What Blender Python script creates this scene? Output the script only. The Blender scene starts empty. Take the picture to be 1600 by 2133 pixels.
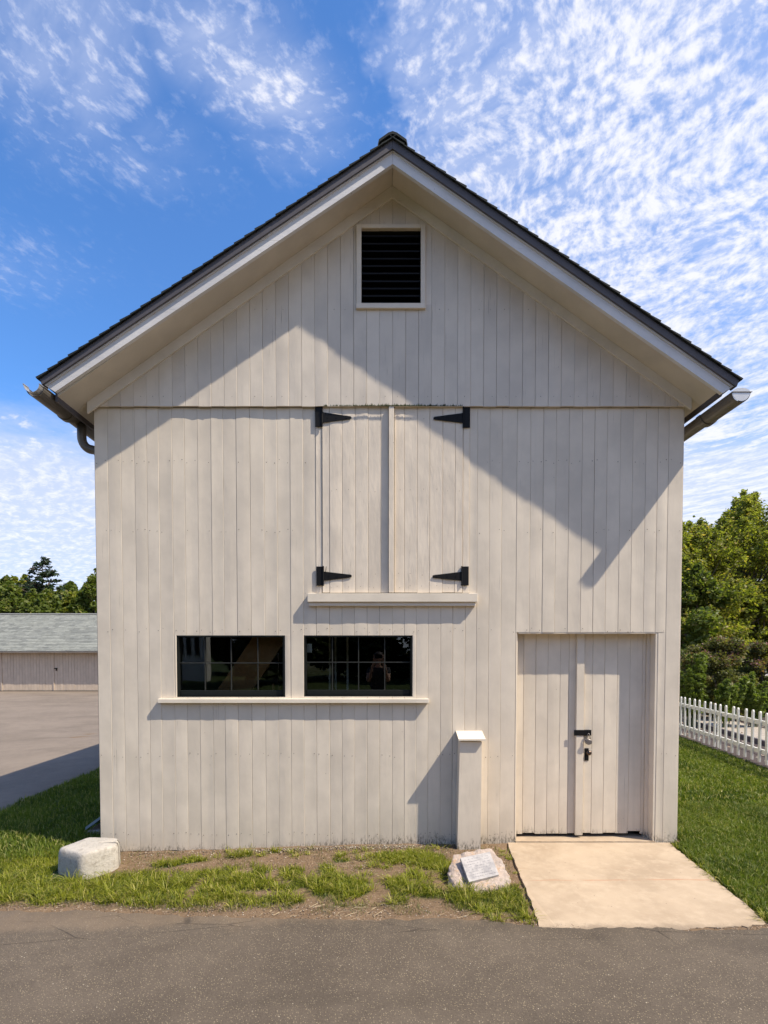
import bpy, math, random
import numpy as np
from mathutils import Vector
S = bpy.context.scene
COL = S.collection
rnd = random.Random(7)
R = math.radians

# ------------------------------------------------------------------ camera
F = 1150.0; CX = 788.0; HY = 1358.0; D = 5.11; H = 1.77
TH = math.atan(F / 36240.0)
PPY = HY + F * math.tan(TH)
cam_d = bpy.data.cameras.new('camera'); cam = bpy.data.objects.new('camera', cam_d); COL.objects.link(cam)
cam.location = (0, -D, H); cam.rotation_euler = (math.pi / 2 - TH, 0, 0)
cam_d.sensor_fit = 'VERTICAL'; cam_d.sensor_height = 36; cam_d.sensor_width = 27
cam_d.lens = F / 2133 * 36
cam_d.shift_x = (800 - CX) / 2133; cam_d.shift_y = (PPY - 1066.5) / 2133
cam_d.clip_start = 0.05; cam_d.clip_end = 3000
S.camera = cam

# ------------------------------------------------------------------ light
SUNV = Vector((2.42, -1.0, 3.35)).normalized()
sun_d = bpy.data.lights.new('sun', 'SUN'); sun = bpy.data.objects.new('sun', sun_d); COL.objects.link(sun)
sun_d.energy = 5.0; sun_d.angle = R(0.55); sun_d.color = (1.0, 0.89, 0.73)
sun.location = (20, -10, 30); sun.rotation_euler = (-SUNV).to_track_quat('-Z', 'Y').to_euler()

W = bpy.data.worlds.new('World'); S.world = W; W.use_nodes = True
nt = W.node_tree; nt.nodes.clear()


class NB:
    """small node-graph builder"""
    def __init__(s, tree): s.t = tree
    def n(s, typ, **kw):
        nd = s.t.nodes.new(typ)
        for k, v in kw.items(): setattr(nd, k, v)
        return nd
    def link(s, a, b): s.t.links.new(a, b)
    def put(s, sock, v):
        if hasattr(v, 'is_output') or isinstance(v, bpy.types.NodeSocket): s.link(v, sock)
        elif v is not None:
            if sock.type == 'RGBA' and not isinstance(v, (int, float)) and len(v) == 3: v = (*v, 1)
            sock.default_value = v
    def m(s, op, a, b=None, c=None, clamp=False):
        nd = s.n('ShaderNodeMath', operation=op); nd.use_clamp = clamp
        for i, v in enumerate((a, b, c)):
            if v is not None: s.put(nd.inputs[i], v)
        return nd.outputs[0]
    def vm(s, op, a, b=None):
        nd = s.n('ShaderNodeVectorMath', operation=op)
        s.put(nd.inputs[0], a)
        if b is not None: s.put(nd.inputs[1], b)
        return nd.outputs[0]
    def ss(s, v, lo, hi, a=0.0, b=1.0):
        nd = s.n('ShaderNodeMapRange', interpolation_type='SMOOTHSTEP')
        s.put(nd.inputs[0], v); s.put(nd.inputs[1], lo); s.put(nd.inputs[2], hi); s.put(nd.inputs[3], a); s.put(nd.inputs[4], b)
        return nd.outputs[0]
    def noise(s, vec, scale, detail=4, rough=.55, dist=0.0):
        nd = s.n('ShaderNodeTexNoise'); s.put(nd.inputs['Vector'], vec)
        nd.inputs['Scale'].default_value = scale; nd.inputs['Detail'].default_value = detail
        nd.inputs['Roughness'].default_value = rough; nd.inputs['Distortion'].default_value = dist
        return nd.outputs['Fac']
    def voro(s, vec, scale, feature='F1', rand=1.0):
        nd = s.n('ShaderNodeTexVoronoi', feature=feature); s.put(nd.inputs['Vector'], vec)
        nd.inputs['Scale'].default_value = scale; nd.inputs['Randomness'].default_value = rand
        return nd
    def mapv(s, vec, scale=(1, 1, 1), rot=(0, 0, 0), loc=(0, 0, 0)):
        nd = s.n('ShaderNodeMapping'); s.put(nd.inputs[0], vec)
        nd.inputs['Location'].default_value = loc; nd.inputs['Rotation'].default_value = rot; nd.inputs['Scale'].default_value = scale
        return nd.outputs[0]
    def mix(s, f, a, b, mode='MIX'):
        nd = s.n('ShaderNodeMix', data_type='RGBA', blend_type=mode)
        s.put(nd.inputs[0], f); s.put(nd.inputs[6], a); s.put(nd.inputs[7], b)
        return nd.outputs[2]
    def bump(s, h, strength, dist, normal=None):
        nd = s.n('ShaderNodeBump'); s.put(nd.inputs['Height'], h)
        nd.inputs['Strength'].default_value = strength; nd.inputs['Distance'].default_value = dist
        if normal is not None: s.link(normal, nd.inputs['Normal'])
        return nd.outputs[0]


w = NB(nt)
sky = w.n('ShaderNodeTexSky', sky_type='NISHITA'); sky.sun_disc = False
sky.sun_elevation = math.asin(SUNV.z); sky.sun_rotation = math.atan2(SUNV.x, SUNV.y)
sky.altitude = 50; sky.air_density = 1.0; sky.dust_density = 0.4; sky.ozone_density = 2.5
geo = w.n('ShaderNodeTexCoord'); dirv = geo.outputs['Generated']
sep = w.n('ShaderNodeSeparateXYZ'); w.link(dirv, sep.inputs[0])
zc = w.m('MAXIMUM', sep.outputs[2], 0.02)
u = w.m('DIVIDE', sep.outputs[0], zc); v = w.m('DIVIDE', sep.outputs[1], zc)
cmb = w.n('ShaderNodeCombineXYZ'); w.link(u, cmb.inputs[0]); w.link(v, cmb.inputs[1])
uv = cmb.outputs[0]


def blob(cu, cv, su, sv, rot=0.0):
    du = w.m('SUBTRACT', u, cu); dv = w.m('SUBTRACT', v, cv)
    c, s_ = math.cos(rot), math.sin(rot)
    a = w.m('ADD', w.m('MULTIPLY', du, c / su), w.m('MULTIPLY', dv, s_ / su))
    b = w.m('ADD', w.m('MULTIPLY', du, -s_ / sv), w.m('MULTIPLY', dv, c / sv))
    q = w.m('ADD', w.m('MULTIPLY', a, a), w.m('MULTIPLY', b, b))
    return w.m('POWER', 2.718, w.m('MULTIPLY', q, -1.0))


def cvec(a, b):
    nd = w.n('ShaderNodeCombineXYZ'); w.put(nd.inputs[0], a); w.put(nd.inputs[1], b); return nd.outputs[0]
warp = w.n('ShaderNodeTexNoise'); w.link(uv, warp.inputs['Vector']); warp.inputs['Scale'].default_value = 2.6; warp.inputs['Detail'].default_value = 2
wv = w.vm('MULTIPLY', w.vm('SUBTRACT', warp.outputs['Color'], (.5, .5, .5)), (.16, .16, 0))
uvw = w.vm('ADD', uv, wv)
n_edge = w.noise(uv, 4.0, 5, .65)
n_e2 = w.m('MULTIPLY', w.m('SUBTRACT', n_edge, .5), 1.1)
right = w.m('MULTIPLY', w.ss(w.m('ADD', u, w.m('MULTIPLY', n_e2, .35)), -.08, .10), w.ss(w.m('ADD', u, n_e2), -.15, .55, .80, 1.12))
dist_ = w.m('SQRT', w.m('ADD', w.m('MULTIPLY', u, u), w.m('MULTIPLY', v, v)))
far_ = w.ss(w.m('ADD', dist_, w.m('MULTIPLY', n_e2, .9)), 2.35, 3.4)
mask = right
for bl, k in ((blob(-.50, .90, .17, .36, .6), .74), (blob(-.22, .99, .22, .12, .6), .90), (blob(-.30, .80, .26, .09, .7), .66),
              (blob(-.60, .80, .20, .16, .2), .74), (blob(-.46, 1.14, .22, .16), .46), (blob(-1.05, 1.45, .45, .22), .42),
              (blob(-.16, 1.12, .15, .09), .62)):
    mask = w.m('MAXIMUM', mask, w.m('MULTIPLY', bl, k))
mask = w.m('MAXIMUM', mask, w.m('MULTIPLY', far_, .95))
mask = w.m('MULTIPLY', mask, w.ss(n_edge, .22, .55, .72, 1.08))
# small puffs high up, drawn-out bands lower down
sp = w.n('ShaderNodeSeparateXYZ'); w.link(uvw, sp.inputs[0]); uu, vv = sp.outputs[0], sp.outputs[1]
def aniso(ang, ka, kb):
    c_, s_ = math.cos(ang), math.sin(ang)
    return cvec(w.m('MULTIPLY', w.m('ADD', w.m('MULTIPLY', uu, c_), w.m('MULTIPLY', vv, s_)), ka), w.m('MULTIPLY', w.m('ADD', w.m('MULTIPLY', uu, -s_), w.m('MULTIPLY', vv, c_)), kb))
puff = w.noise(aniso(R(68), .85, 1.1), 30.0, 5, .6)
puff2 = w.noise(aniso(R(60), .8, 1.1), 62.0, 4, .6)
band = w.noise(aniso(R(-55), .40, 1.2), 11.0, 5, .6)
wisp = w.noise(aniso(R(-40), .6, 1.4), 9.0, 4, .6)
lo = w.ss(vv, 1.1, 2.3)
small = w.m('ADD', w.m('MULTIPLY', puff, .78), w.m('MULTIPLY', puff2, .22))
wide = w.m('ADD', w.m('MULTIPLY', band, .70), w.m('MULTIPLY', puff, .30))
tx = w.n('ShaderNodeMix', data_type='FLOAT'); w.link(lo, tx.inputs[0]); w.link(small, tx.inputs[2]); w.link(wide, tx.inputs[3])
tex = w.m('ADD', w.m('MULTIPLY', tx.outputs[0], .72), w.m('MULTIPLY', wisp, .28))
thr = w.m('SUBTRACT', .665, w.m('MULTIPLY', mask, .25))
dens = w.ss(w.m('SUBTRACT', tex, thr), -.13, .24)
dens = w.m('MULTIPLY', dens, w.ss(mask, .04, .55))
veil = w.m('MULTIPLY', w.m('MULTIPLY', w.ss(mask, .18, 1.0), w.ss(wisp, .3, .65, .5, 1)), .58)
dens = w.m('MAXIMUM', dens, veil)
hz = w.m('MULTIPLY', far_, w.ss(sep.outputs[2], .44, .24, .35, .96))
dens = w.m('MAXIMUM', dens, w.m('MULTIPLY', hz, w.ss(wide, .30, .60, .93, 1)))
dens = w.m('MULTIPLY', dens, .93)
skycol = w.mix(1.0, sky.outputs[0], (0.84, 1.34, 1.86), 'MULTIPLY')
ccol = w.mix(w.ss(w.m('SUBTRACT', tex, thr), .02, .22), (5.4, 5.9, 7.6), (7.7, 7.7, 8.2))
final = w.mix(dens, skycol, ccol)
bg = w.n('ShaderNodeBackground'); w.link(final, bg.inputs[0]); bg.inputs[1].default_value = 0.1
wo = w.n('ShaderNodeOutputWorld'); w.link(bg.outputs[0], wo.inputs[0])

S.view_settings.view_transform = 'Standard'; S.view_settings.look = 'None'
S.view_settings.exposure = 0.42; S.view_settings.gamma = 1.0; S.view_settings.use_curve_mapping = False
S.render.engine = 'CYCLES'; S.cycles.max_bounces = 8; S.cycles.transparent_max_bounces = 16
S.cycles.caustics_reflective = False; S.cycles.caustics_refractive = False


# ------------------------------------------------------------------ helpers
def at(px, py, Y):
    """world point on the plane y = Y seen at photo pixel (px, py)"""
    xc = (px - CX) / F; yc = -(py - PPY) / F
    d = Vector((xc, math.cos(TH) + yc * math.sin(TH), -math.sin(TH) + yc * math.cos(TH)))
    k = (Y + D) / d.y
    return Vector((d.x * k, Y, H + d.z * k))


def atz(px, py, Z):
    xc = (px - CX) / F; yc = -(py - PPY) / F
    d = Vector((xc, math.cos(TH) + yc * math.sin(TH), -math.sin(TH) + yc * math.cos(TH)))
    k = (Z - H) / d.z
    return Vector((d.x * k, -D + d.y * k, Z))


def X(px, py=1358, Y=0.0): return at(px, py, Y).x
def Z(py, Y=0.0, px=800): return at(px, py, Y).z


WL = {}


def link(o, parent=None, loc=None):
    COL.objects.link(o)
    wl = Vector(loc) if loc is not None else Vector((0, 0, 0))
    WL[o.name] = wl
    if parent is not None:
        o.parent = parent; o.location = wl - WL[parent.name]
    else: o.location = wl
    return o


def tag(o, label=None, cat=None, group=None, kind=None):
    if label: o['label'] = label
    if cat: o['category'] = cat
    if group: o['group'] = group
    if kind: o['kind'] = kind
    return o


def empty(name, loc, label, cat, group=None):
    o = bpy.data.objects.new(name, None); o.empty_display_size = .2
    link(o, None, loc); return tag(o, label, cat, group)


class MB:
    def __init__(s): s.v = []; s.f = []
    def add(s, vs, fs):
        n = len(s.v); s.v += [tuple(p) for p in vs]; s.f += [tuple(i + n for i in f) for f in fs]; return s
    def box(s, x0, x1, y0, y1, z0, z1, c=0.0):
        if c <= 0:
            vs = [(x, y, z) for z in (z0, z1) for y in (y0, y1) for x in (x0, x1)]
            return s.add(vs, [(0, 2, 3, 1), (4, 5, 7, 6), (0, 1, 5, 4), (2, 6, 7, 3), (0, 4, 6, 2), (1, 3, 7, 5)])
        vs = []; fs = []
        # chamfered box: 24 verts
        idx = {}
        for ix, xx in enumerate((x0, x1)):
            for iy, yy in enumerate((y0, y1)):
                for iz, zz in enumerate((z0, z1)):
                    sx = c if ix == 0 else -c; sy = c if iy == 0 else -c; sz = c if iz == 0 else -c
                    for a, p in enumerate(((xx, yy + sy, zz + sz), (xx + sx, yy, zz + sz), (xx + sx, yy + sy, zz))):
                        idx[(ix, iy, iz, a)] = len(vs); vs.append(p)
        for ix in (0, 1): fs.append(tuple(idx[(ix, a, b, 0)] for a, b in ((0, 0), (1, 0), (1, 1), (0, 1))))
        for iy in (0, 1): fs.append(tuple(idx[(a, iy, b, 1)] for a, b in ((0, 0), (1, 0), (1, 1), (0, 1))))
        for iz in (0, 1): fs.append(tuple(idx[(a, b, iz, 2)] for a, b in ((0, 0), (1, 0), (1, 1), (0, 1))))
        for iy in (0, 1):
            for iz in (0, 1): fs.append((idx[(0, iy, iz, 1)], idx[(1, iy, iz, 1)], idx[(1, iy, iz, 2)], idx[(0, iy, iz, 2)]))
        for ix in (0, 1):
            for iz in (0, 1): fs.append((idx[(ix, 0, iz, 0)], idx[(ix, 1, iz, 0)], idx[(ix, 1, iz, 2)], idx[(ix, 0, iz, 2)]))
        for ix in (0, 1):
            for iy in (0, 1): fs.append((idx[(ix, iy, 0, 0)], idx[(ix, iy, 1, 0)], idx[(ix, iy, 1, 1)], idx[(ix, iy, 0, 1)]))
        for k in [(a, b, c_) for a in (0, 1) for b in (0, 1) for c_ in (0, 1)]: fs.append(tuple(idx[(*k, a)] for a in range(3)))
        return s.add(vs, fs)
    def prism(s, poly, y0, y1):
        """poly in (x,z) extruded along y"""
        n = len(poly)
        vs = [(p[0], y0, p[1]) for p in poly] + [(p[0], y1, p[1]) for p in poly]
        fs = [tuple(range(n)), tuple(range(2 * n - 1, n - 1, -1))]
        for i in range(n): fs.append((i, i + n, (i + 1) % n + n, (i + 1) % n))
        return s.add(vs, fs)
    def extrude(s, poly, off):
        n = len(poly); off = Vector(off)
        vs = [Vector(p) for p in poly] + [Vector(p) + off for p in poly]
        fs = [tuple(range(n)), tuple(range(2 * n - 1, n - 1, -1))]
        for i in range(n): fs.append((i, i + n, (i + 1) % n + n, (i + 1) % n))
        return s.add(vs, fs)
    def tube(s, pts, rad, n=8, cap=True):
        pts = [Vector(p) for p in pts]; rs = rad if isinstance(rad, (list, tuple)) else [rad] * len(pts)
        up = Vector((0.13, 0.31, 0.94)); base = len(s.v); ring = []
        for i, p in enumerate(pts):
            t = (pts[min(i + 1, len(pts) - 1)] - pts[max(i - 1, 0)]).normalized()
            a = t.cross(up); a = a.normalized() if a.length > 1e-4 else Vector((1, 0, 0)); b = t.cross(a)
            for k in range(n):
                q = 2 * math.pi * k / n
                s.v.append(tuple(p + (a * math.cos(q) + b * math.sin(q)) * rs[i]))
        for i in range(len(pts) - 1):
            for k in range(n):
                k2 = (k + 1) % n
                s.f.append((base + i * n + k, base + i * n + k2, base + (i + 1) * n + k2, base + (i + 1) * n + k))
        if cap:
            s.f.append(tuple(base + k for k in range(n))); s.f.append(tuple(base + (len(pts) - 1) * n + k for k in range(n - 1, -1, -1)))
        return s
    def build(s, name, mat, parent=None, smooth=False, loc=None, fix=True):
        me = bpy.data.meshes.new(name)
        off = Vector(loc) if loc is not None else Vector((0, 0, 0))
        vs = [tuple(Vector(p) - off) for p in s.v] if loc is not None else s.v
        me.from_pydata(vs, [], s.f); me.materials.append(mat)
        if smooth: me.polygons.foreach_set('use_smooth', [True] * len(me.polygons))
        if fix:
            import bmesh
            bm = bmesh.new(); bm.from_mesh(me); bmesh.ops.recalc_face_normals(bm, faces=bm.faces); bm.to_mesh(me); bm.free()
        me.update()
        return link(bpy.data.objects.new(name, me), parent, loc)


def npmesh(name, verts, quads=None, tris=None, mat=None, parent=None, col=None, smooth=False):
    """fast mesh from numpy arrays"""
    me = bpy.data.meshes.new(name)
    nq = 0 if quads is None else len(quads); ntr = 0 if tris is None else len(tris)
    me.vertices.add(len(verts)); me.vertices.foreach_set('co', np.asarray(verts, np.float32).ravel())
    loops = []; starts = []; tot = []
    if nq: loops.append(np.asarray(quads).ravel()); starts.append(np.arange(nq) * 4); tot.append(np.full(nq, 4))
    if ntr: loops.append(np.asarray(tris).ravel()); starts.append(nq * 4 + np.arange(ntr) * 3); tot.append(np.full(ntr, 3))
    lp = np.concatenate(loops).astype(np.int32)
    me.loops.add(len(lp)); me.loops.foreach_set('vertex_index', lp)
    me.polygons.add(nq + ntr); me.polygons.foreach_set('loop_start', np.concatenate(starts).astype(np.int32))
    me.polygons.foreach_set('loop_total', np.concatenate(tot).astype(np.int32))
    if smooth: me.polygons.foreach_set('use_smooth', np.ones(nq + ntr, bool))
    me.update(calc_edges=True)
    if col is not None:
        a = me.color_attributes.new('Col', 'FLOAT_COLOR', 'POINT')
        c4 = np.ones((len(verts), 4), np.float32); c4[:, :col.shape[1]] = col
        a.data.foreach_set('color', c4.ravel())
    if mat: me.materials.append(mat)
    return link(bpy.data.objects.new(name, me), parent)


_vn = np.random.RandomState(3).rand(256, 256)


def vnoise(x, y):
    x = np.asarray(x, float); y = np.asarray(y, float)
    xi = np.floor(x).astype(int); yi = np.floor(y).astype(int); fx = x - xi; fy = y - yi
    fx = fx * fx * (3 - 2 * fx); fy = fy * fy * (3 - 2 * fy)
    g = lambda a, b: _vn[a & 255, b & 255]
    return (g(xi, yi) * (1 - fx) + g(xi + 1, yi) * fx) * (1 - fy) + (g(xi, yi + 1) * (1 - fx) + g(xi + 1, yi + 1) * fx) * fy


def fbm(x, y, o=4):
    r = 0; a = .5; t = 0
    for i in range(o):
        r = r + a * vnoise(x * 2 ** i + 17 * i, y * 2 ** i + 5 * i); t += a; a *= .5
    return r / t


def sst(x, a, b):
    t = np.clip((np.asarray(x, float) - a) / (b - a), 0, 1); return t * t * (3 - 2 * t)


# ------------------------------------------------------------------ materials
def mat(name):
    m = bpy.data.materials.new(name); m.use_nodes = True; m.node_tree.nodes.clear()
    b = NB(m.node_tree); out = b.n('ShaderNodeOutputMaterial'); p = b.n('ShaderNodeBsdfPrincipled')
    b.link(p.outputs[0], out.inputs[0]); b.p = p; b.out = out; b.mat = m
    b.oc = b.n('ShaderNodeTexCoord').outputs['Object']
    return b


def simple(name, col, rough=.6, metal=0.0, var=.12, scale=20, bump=.1, dist=.002, spec=.5):
    b = mat(name); b.p.inputs['Specular IOR Level'].default_value = spec
    n = b.noise(b.oc, scale, 5, .6)
    c = b.mix(b.m('MULTIPLY', n, 1.0), tuple(x * (1 - var) for x in col), tuple(x * (1 + var) for x in col))
    b.put(b.p.inputs['Base Color'], c); b.p.inputs['Roughness'].default_value = rough; b.p.inputs['Metallic'].default_value = metal
    if bump: b.link(b.bump(n, bump, dist), b.p.inputs['Normal'])
    return b.mat


def paint(name, col, wave=.5, grain=.4, crack=.5, grime=True, axis='z'):
    """old oil paint on boards: brush and grain relief, blotches, hairline cracks, splash dirt at the foot"""
    b = mat(name)
    oi = b.n('ShaderNodeObjectInfo').outputs['Random']
    sc = (1, 1, .04) if axis == 'z' else (.04, 1, 1)
    off = b.n('ShaderNodeCombineXYZ'); b.link(b.m('MULTIPLY', oi, 37.0), off.inputs[0]); b.link(b.m('MULTIPLY', oi, 91.0), off.inputs[2])
    pv = b.vm('ADD', b.oc, off.outputs[0])
    g = b.noise(b.mapv(pv, sc), 150, 4, .65)
    g2 = b.noise(b.mapv(pv, (1, 1, .012) if axis == 'z' else (.012, 1, 1)), 170, 2, .5)
    wv_ = b.noise(b.mapv(pv, (1, 1, .28) if axis == 'z' else (.28, 1, 1)), 9, 3, .5)
    wr = b.noise(b.mapv(pv, (1, 1, .3) if axis == 'z' else (.3, 1, 1)), 24, 3, .55, .5)
    bl = b.noise(pv, 2.3, 4, .6)
    sp = b.noise(b.mapv(pv, sc), 14, 5, .7)
    c = b.mix(b.ss(bl, .3, .7), tuple(x * .89 for x in col), tuple(x * 1.05 for x in col))
    tone = b.m('MULTIPLY_ADD', oi, .065, .965)
    c = b.mix(1.0, c, b.n('ShaderNodeCombineColor').outputs[0], 'MIX') if False else c
    tn = b.n('ShaderNodeCombineXYZ')
    b.link(tone, tn.inputs[0]); b.link(tone, tn.inputs[1]); b.link(b.m('MULTIPLY_ADD', oi, .06, .965), tn.inputs[2])
    c = b.mix(1.0, c, tn.outputs[0], 'MULTIPLY')
    c = b.mix(b.ss(sp, .55, .78, 0, .34), c, tuple(x * .78 for x in (col[0], col[1], col[2] * 1.0)))
    cr = b.m('MULTIPLY', b.ss(g2, .66, .72), b.ss(b.noise(b.mapv(pv, (1, 1, .5)), 3.1, 4, .65), .52, .66))
    c = b.mix(b.m('MULTIPLY', cr, crack), c, (.13, .11, .09))
    vo = b.voro(pv, 9.0)
    dot = b.m('MULTIPLY', b.ss(vo.outputs['Distance'], .035, .02), b.ss(b.noise(pv, 4, 2), .5, .56))
    c = b.mix(b.m('MULTIPLY', dot, .7), c, (.12, .09, .07))
    if grime:
        sx = b.n('ShaderNodeSeparateXYZ'); b.link(b.oc, sx.inputs[0])
        hgt = b.m('SUBTRACT', b.m('ADD', sx.outputs[2], b.m('MULTIPLY', b.m('SUBTRACT', b.noise(b.mapv(b.oc, (1, 1, .22)), 13, 7, .8), .5), .42)), b.ss(sx.outputs[0], -1.6, .6, -.055, .05))
        gm = b.m('MULTIPLY', b.ss(hgt, .03, -.06), b.ss(b.noise(b.mapv(b.oc, (1, 1, .4)), 60, 5, .75), .42, .60))
        soft = b.ss(hgt, .40, -.05, 0, .20)
        c = b.mix(soft, c, (.27, .245, .19)); c = b.mix(b.m('MULTIPLY', gm, .85), c, (.075, .065, .045))
    b.put(b.p.inputs['Base Color'], c)
    b.put(b.p.inputs['Roughness'], b.ss(bl, .3, .7, .48, .66)); b.p.inputs['Specular IOR Level'].default_value = .35
    h1 = b.m('ADD', b.m('MULTIPLY', g, grain), b.m('MULTIPLY', cr, -1.5))
    n1 = b.bump(h1, .35, .0012)
    n2 = b.bump(b.m('ADD', b.m('MULTIPLY', wv_, .8), b.m('MULTIPLY', wr, .2 + wave * .35)), min(1, wave), .010, n1)
    b.link(n2, b.p.inputs['Normal'])
    return b.mat


CREAM = (.71, .63, .52)
M = {}
M['board'] = paint('board paint', CREAM, wave=.30)
M['gable'] = paint('gable board paint', (.68, .61, .52), wave=.30, crack=.9, grime=False)
M['loft'] = paint('loft door paint', (.74, .65, .535), wave=.62, grain=.8, crack=1.0, grime=False)
M['trim'] = paint('trim paint', (.74, .66, .55), wave=.2, crack=.4, grime=False, axis='x')
M['bright'] = paint('sill paint', (.77, .69, .57), wave=.15, crack=.3, grime=False, axis='x')
M['fascia'] = paint('fascia paint', (.68, .67, .67), wave=.35, crack=.9, grime=False, axis='x')
M['frieze'] = paint('frieze paint', (.75, .70, .63), wave=.3, crack=.4, grime=False, axis='x')
M['soffit'] = paint('soffit paint', (.64, .58, .49), wave=.2, crack=.1, grime=False, axis='x')
M['black'] = simple('black ironwork', (.006, .006, .007), .6, .0, .3, 60, .3, .001, .2)
M['sash'] = simple('dark green black sash paint', (.010, .012, .011), .5, .0, .3, 40, .2, .001, .25)
M['slat'] = simple('black slat paint', (.004, .004, .005), .6, .0, .3, 30, .2, .001, .2)
M['dark'] = simple('dark boarding', (.02, .017, .014), .9, .0, .3, 8, 0)
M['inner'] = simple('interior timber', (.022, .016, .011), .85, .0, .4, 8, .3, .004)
M['timber'] = simple('brown timber', (.42, .20, .07), .6, .0, .3, 12, .2, .003)
M['rake'] = simple('dark rake trim', (.085, .078, .086), .6, .0, .25, 20, .3, .002)
M['gutter'] = simple('gutter paint', (.135, .12, .10), .45, .2, .25, 14, .2, .002)
M['zinc'] = simple('bare zinc', (.55, .55, .55), .35, .6, .15, 20, .1, .001)
M['steel'] = simple('padlock steel', (.24, .22, .215), .45, .8, .2, 60, .1, .001)
M['brass'] = simple('brown brass knob', (.10, .07, .055), .25, .9, .2, 60, .1, .001)
M['white'] = simple('white fence paint', (.74, .74, .70), .5, .0, .12, 9, .1, .002)
M['whitewall'] = simple('white clapboard', (.75, .75, .73), .6, .0, .05, 6, .1, .003)
M['moss'] = simple('dark moss', (.035, .045, .015), .95, .0, .5, 60, .5, .004)
M['nail'] = simple('rusty nail', (.16, .12, .09), .7, .2, .3, 60, 0)
M['bark'] = simple('bark', (.13, .105, .085), .9, .0, .4, 12, .8, .02)
M['slate'] = simple('bluish slate lid', (.25, .32, .38), .5, .0, .25, 14, .3, .004)


def mk_shingle():
    b = mat('asphalt shingle')
    oi = b.n('ShaderNodeObjectInfo').outputs['Random']
    n = b.noise(b.oc, 120, 3, .7)
    c = b.mix(n, (.006, .009, .010), (.022, .028, .029)); c = b.mix(b.m('MULTIPLY', oi, .4), c, (.012, .016, .016))
    b.put(b.p.inputs['Base Color'], c); b.p.inputs['Roughness'].default_value = .9
    b.link(b.bump(n, .6, .003), b.p.inputs['Normal']); return b.mat
M['shingle'] = mk_shingle()


def mk_greyshingle():
    b = mat('grey green roof shingle')
    br = b.n('ShaderNodeTexBrick'); b.link(b.mapv(b.oc, (1, 0, 1)), br.inputs[0])
    br.offset = .5; br.inputs['Scale'].default_value = 1.0; br.inputs['Brick Width'].default_value = .33; br.inputs['Row Height'].default_value = .075
    br.inputs['Mortar Size'].default_value = .004
    mp = b.n('ShaderNodeMapping'); b.link(b.oc, mp.inputs[0]); mp.inputs['Rotation'].default_value = (R(90), 0, 0)
    b.link(mp.outputs[0], br.inputs[0])
    br.inputs['Color1'].default_value = (.27, .28, .25, 1); br.inputs['Color2'].default_value = (.16, .168, .155, 1); br.inputs['Mortar'].default_value = (.13, .14, .14, 1)
    n = b.noise(b.oc, 1.2, 4, .6)
    c = b.mix(b.ss(n, .4, .65, .05, .4), br.outputs[0], (.30, .31, .27))
    b.put(b.p.inputs['Base Color'], c); b.p.inputs['Roughness'].default_value = .9
    return b.mat
M['greyshingle'] = mk_greyshingle()


def mk_glass():
    b = mat('window glass'); b.t.nodes.remove(b.p)
    g = b.n('ShaderNodeBsdfGlossy'); g.inputs['Roughness'].default_value = .0; g.inputs['Color'].default_value = (.95, .97, 1, 1)
    t = b.n('ShaderNodeBsdfTransparent'); t.inputs[0].default_value = (.78, .8, .78, 1)
    fr = b.n('ShaderNodeFresnel'); fr.inputs[0].default_value = 1.5
    b.link(b.bump(b.noise(b.oc, 2.5, 2), .05, .01), g.inputs['Normal'])
    mx = b.n('ShaderNodeMixShader'); b.link(b.m('MULTIPLY', fr.outputs[0], 1.05, clamp=True), mx.inputs[0]); b.link(t.outputs[0], mx.inputs[1]); b.link(g.outputs[0], mx.inputs[2])
    b.link(mx.outputs[0], b.out.inputs[0]); return b.mat
M['glass'] = mk_glass()


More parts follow.
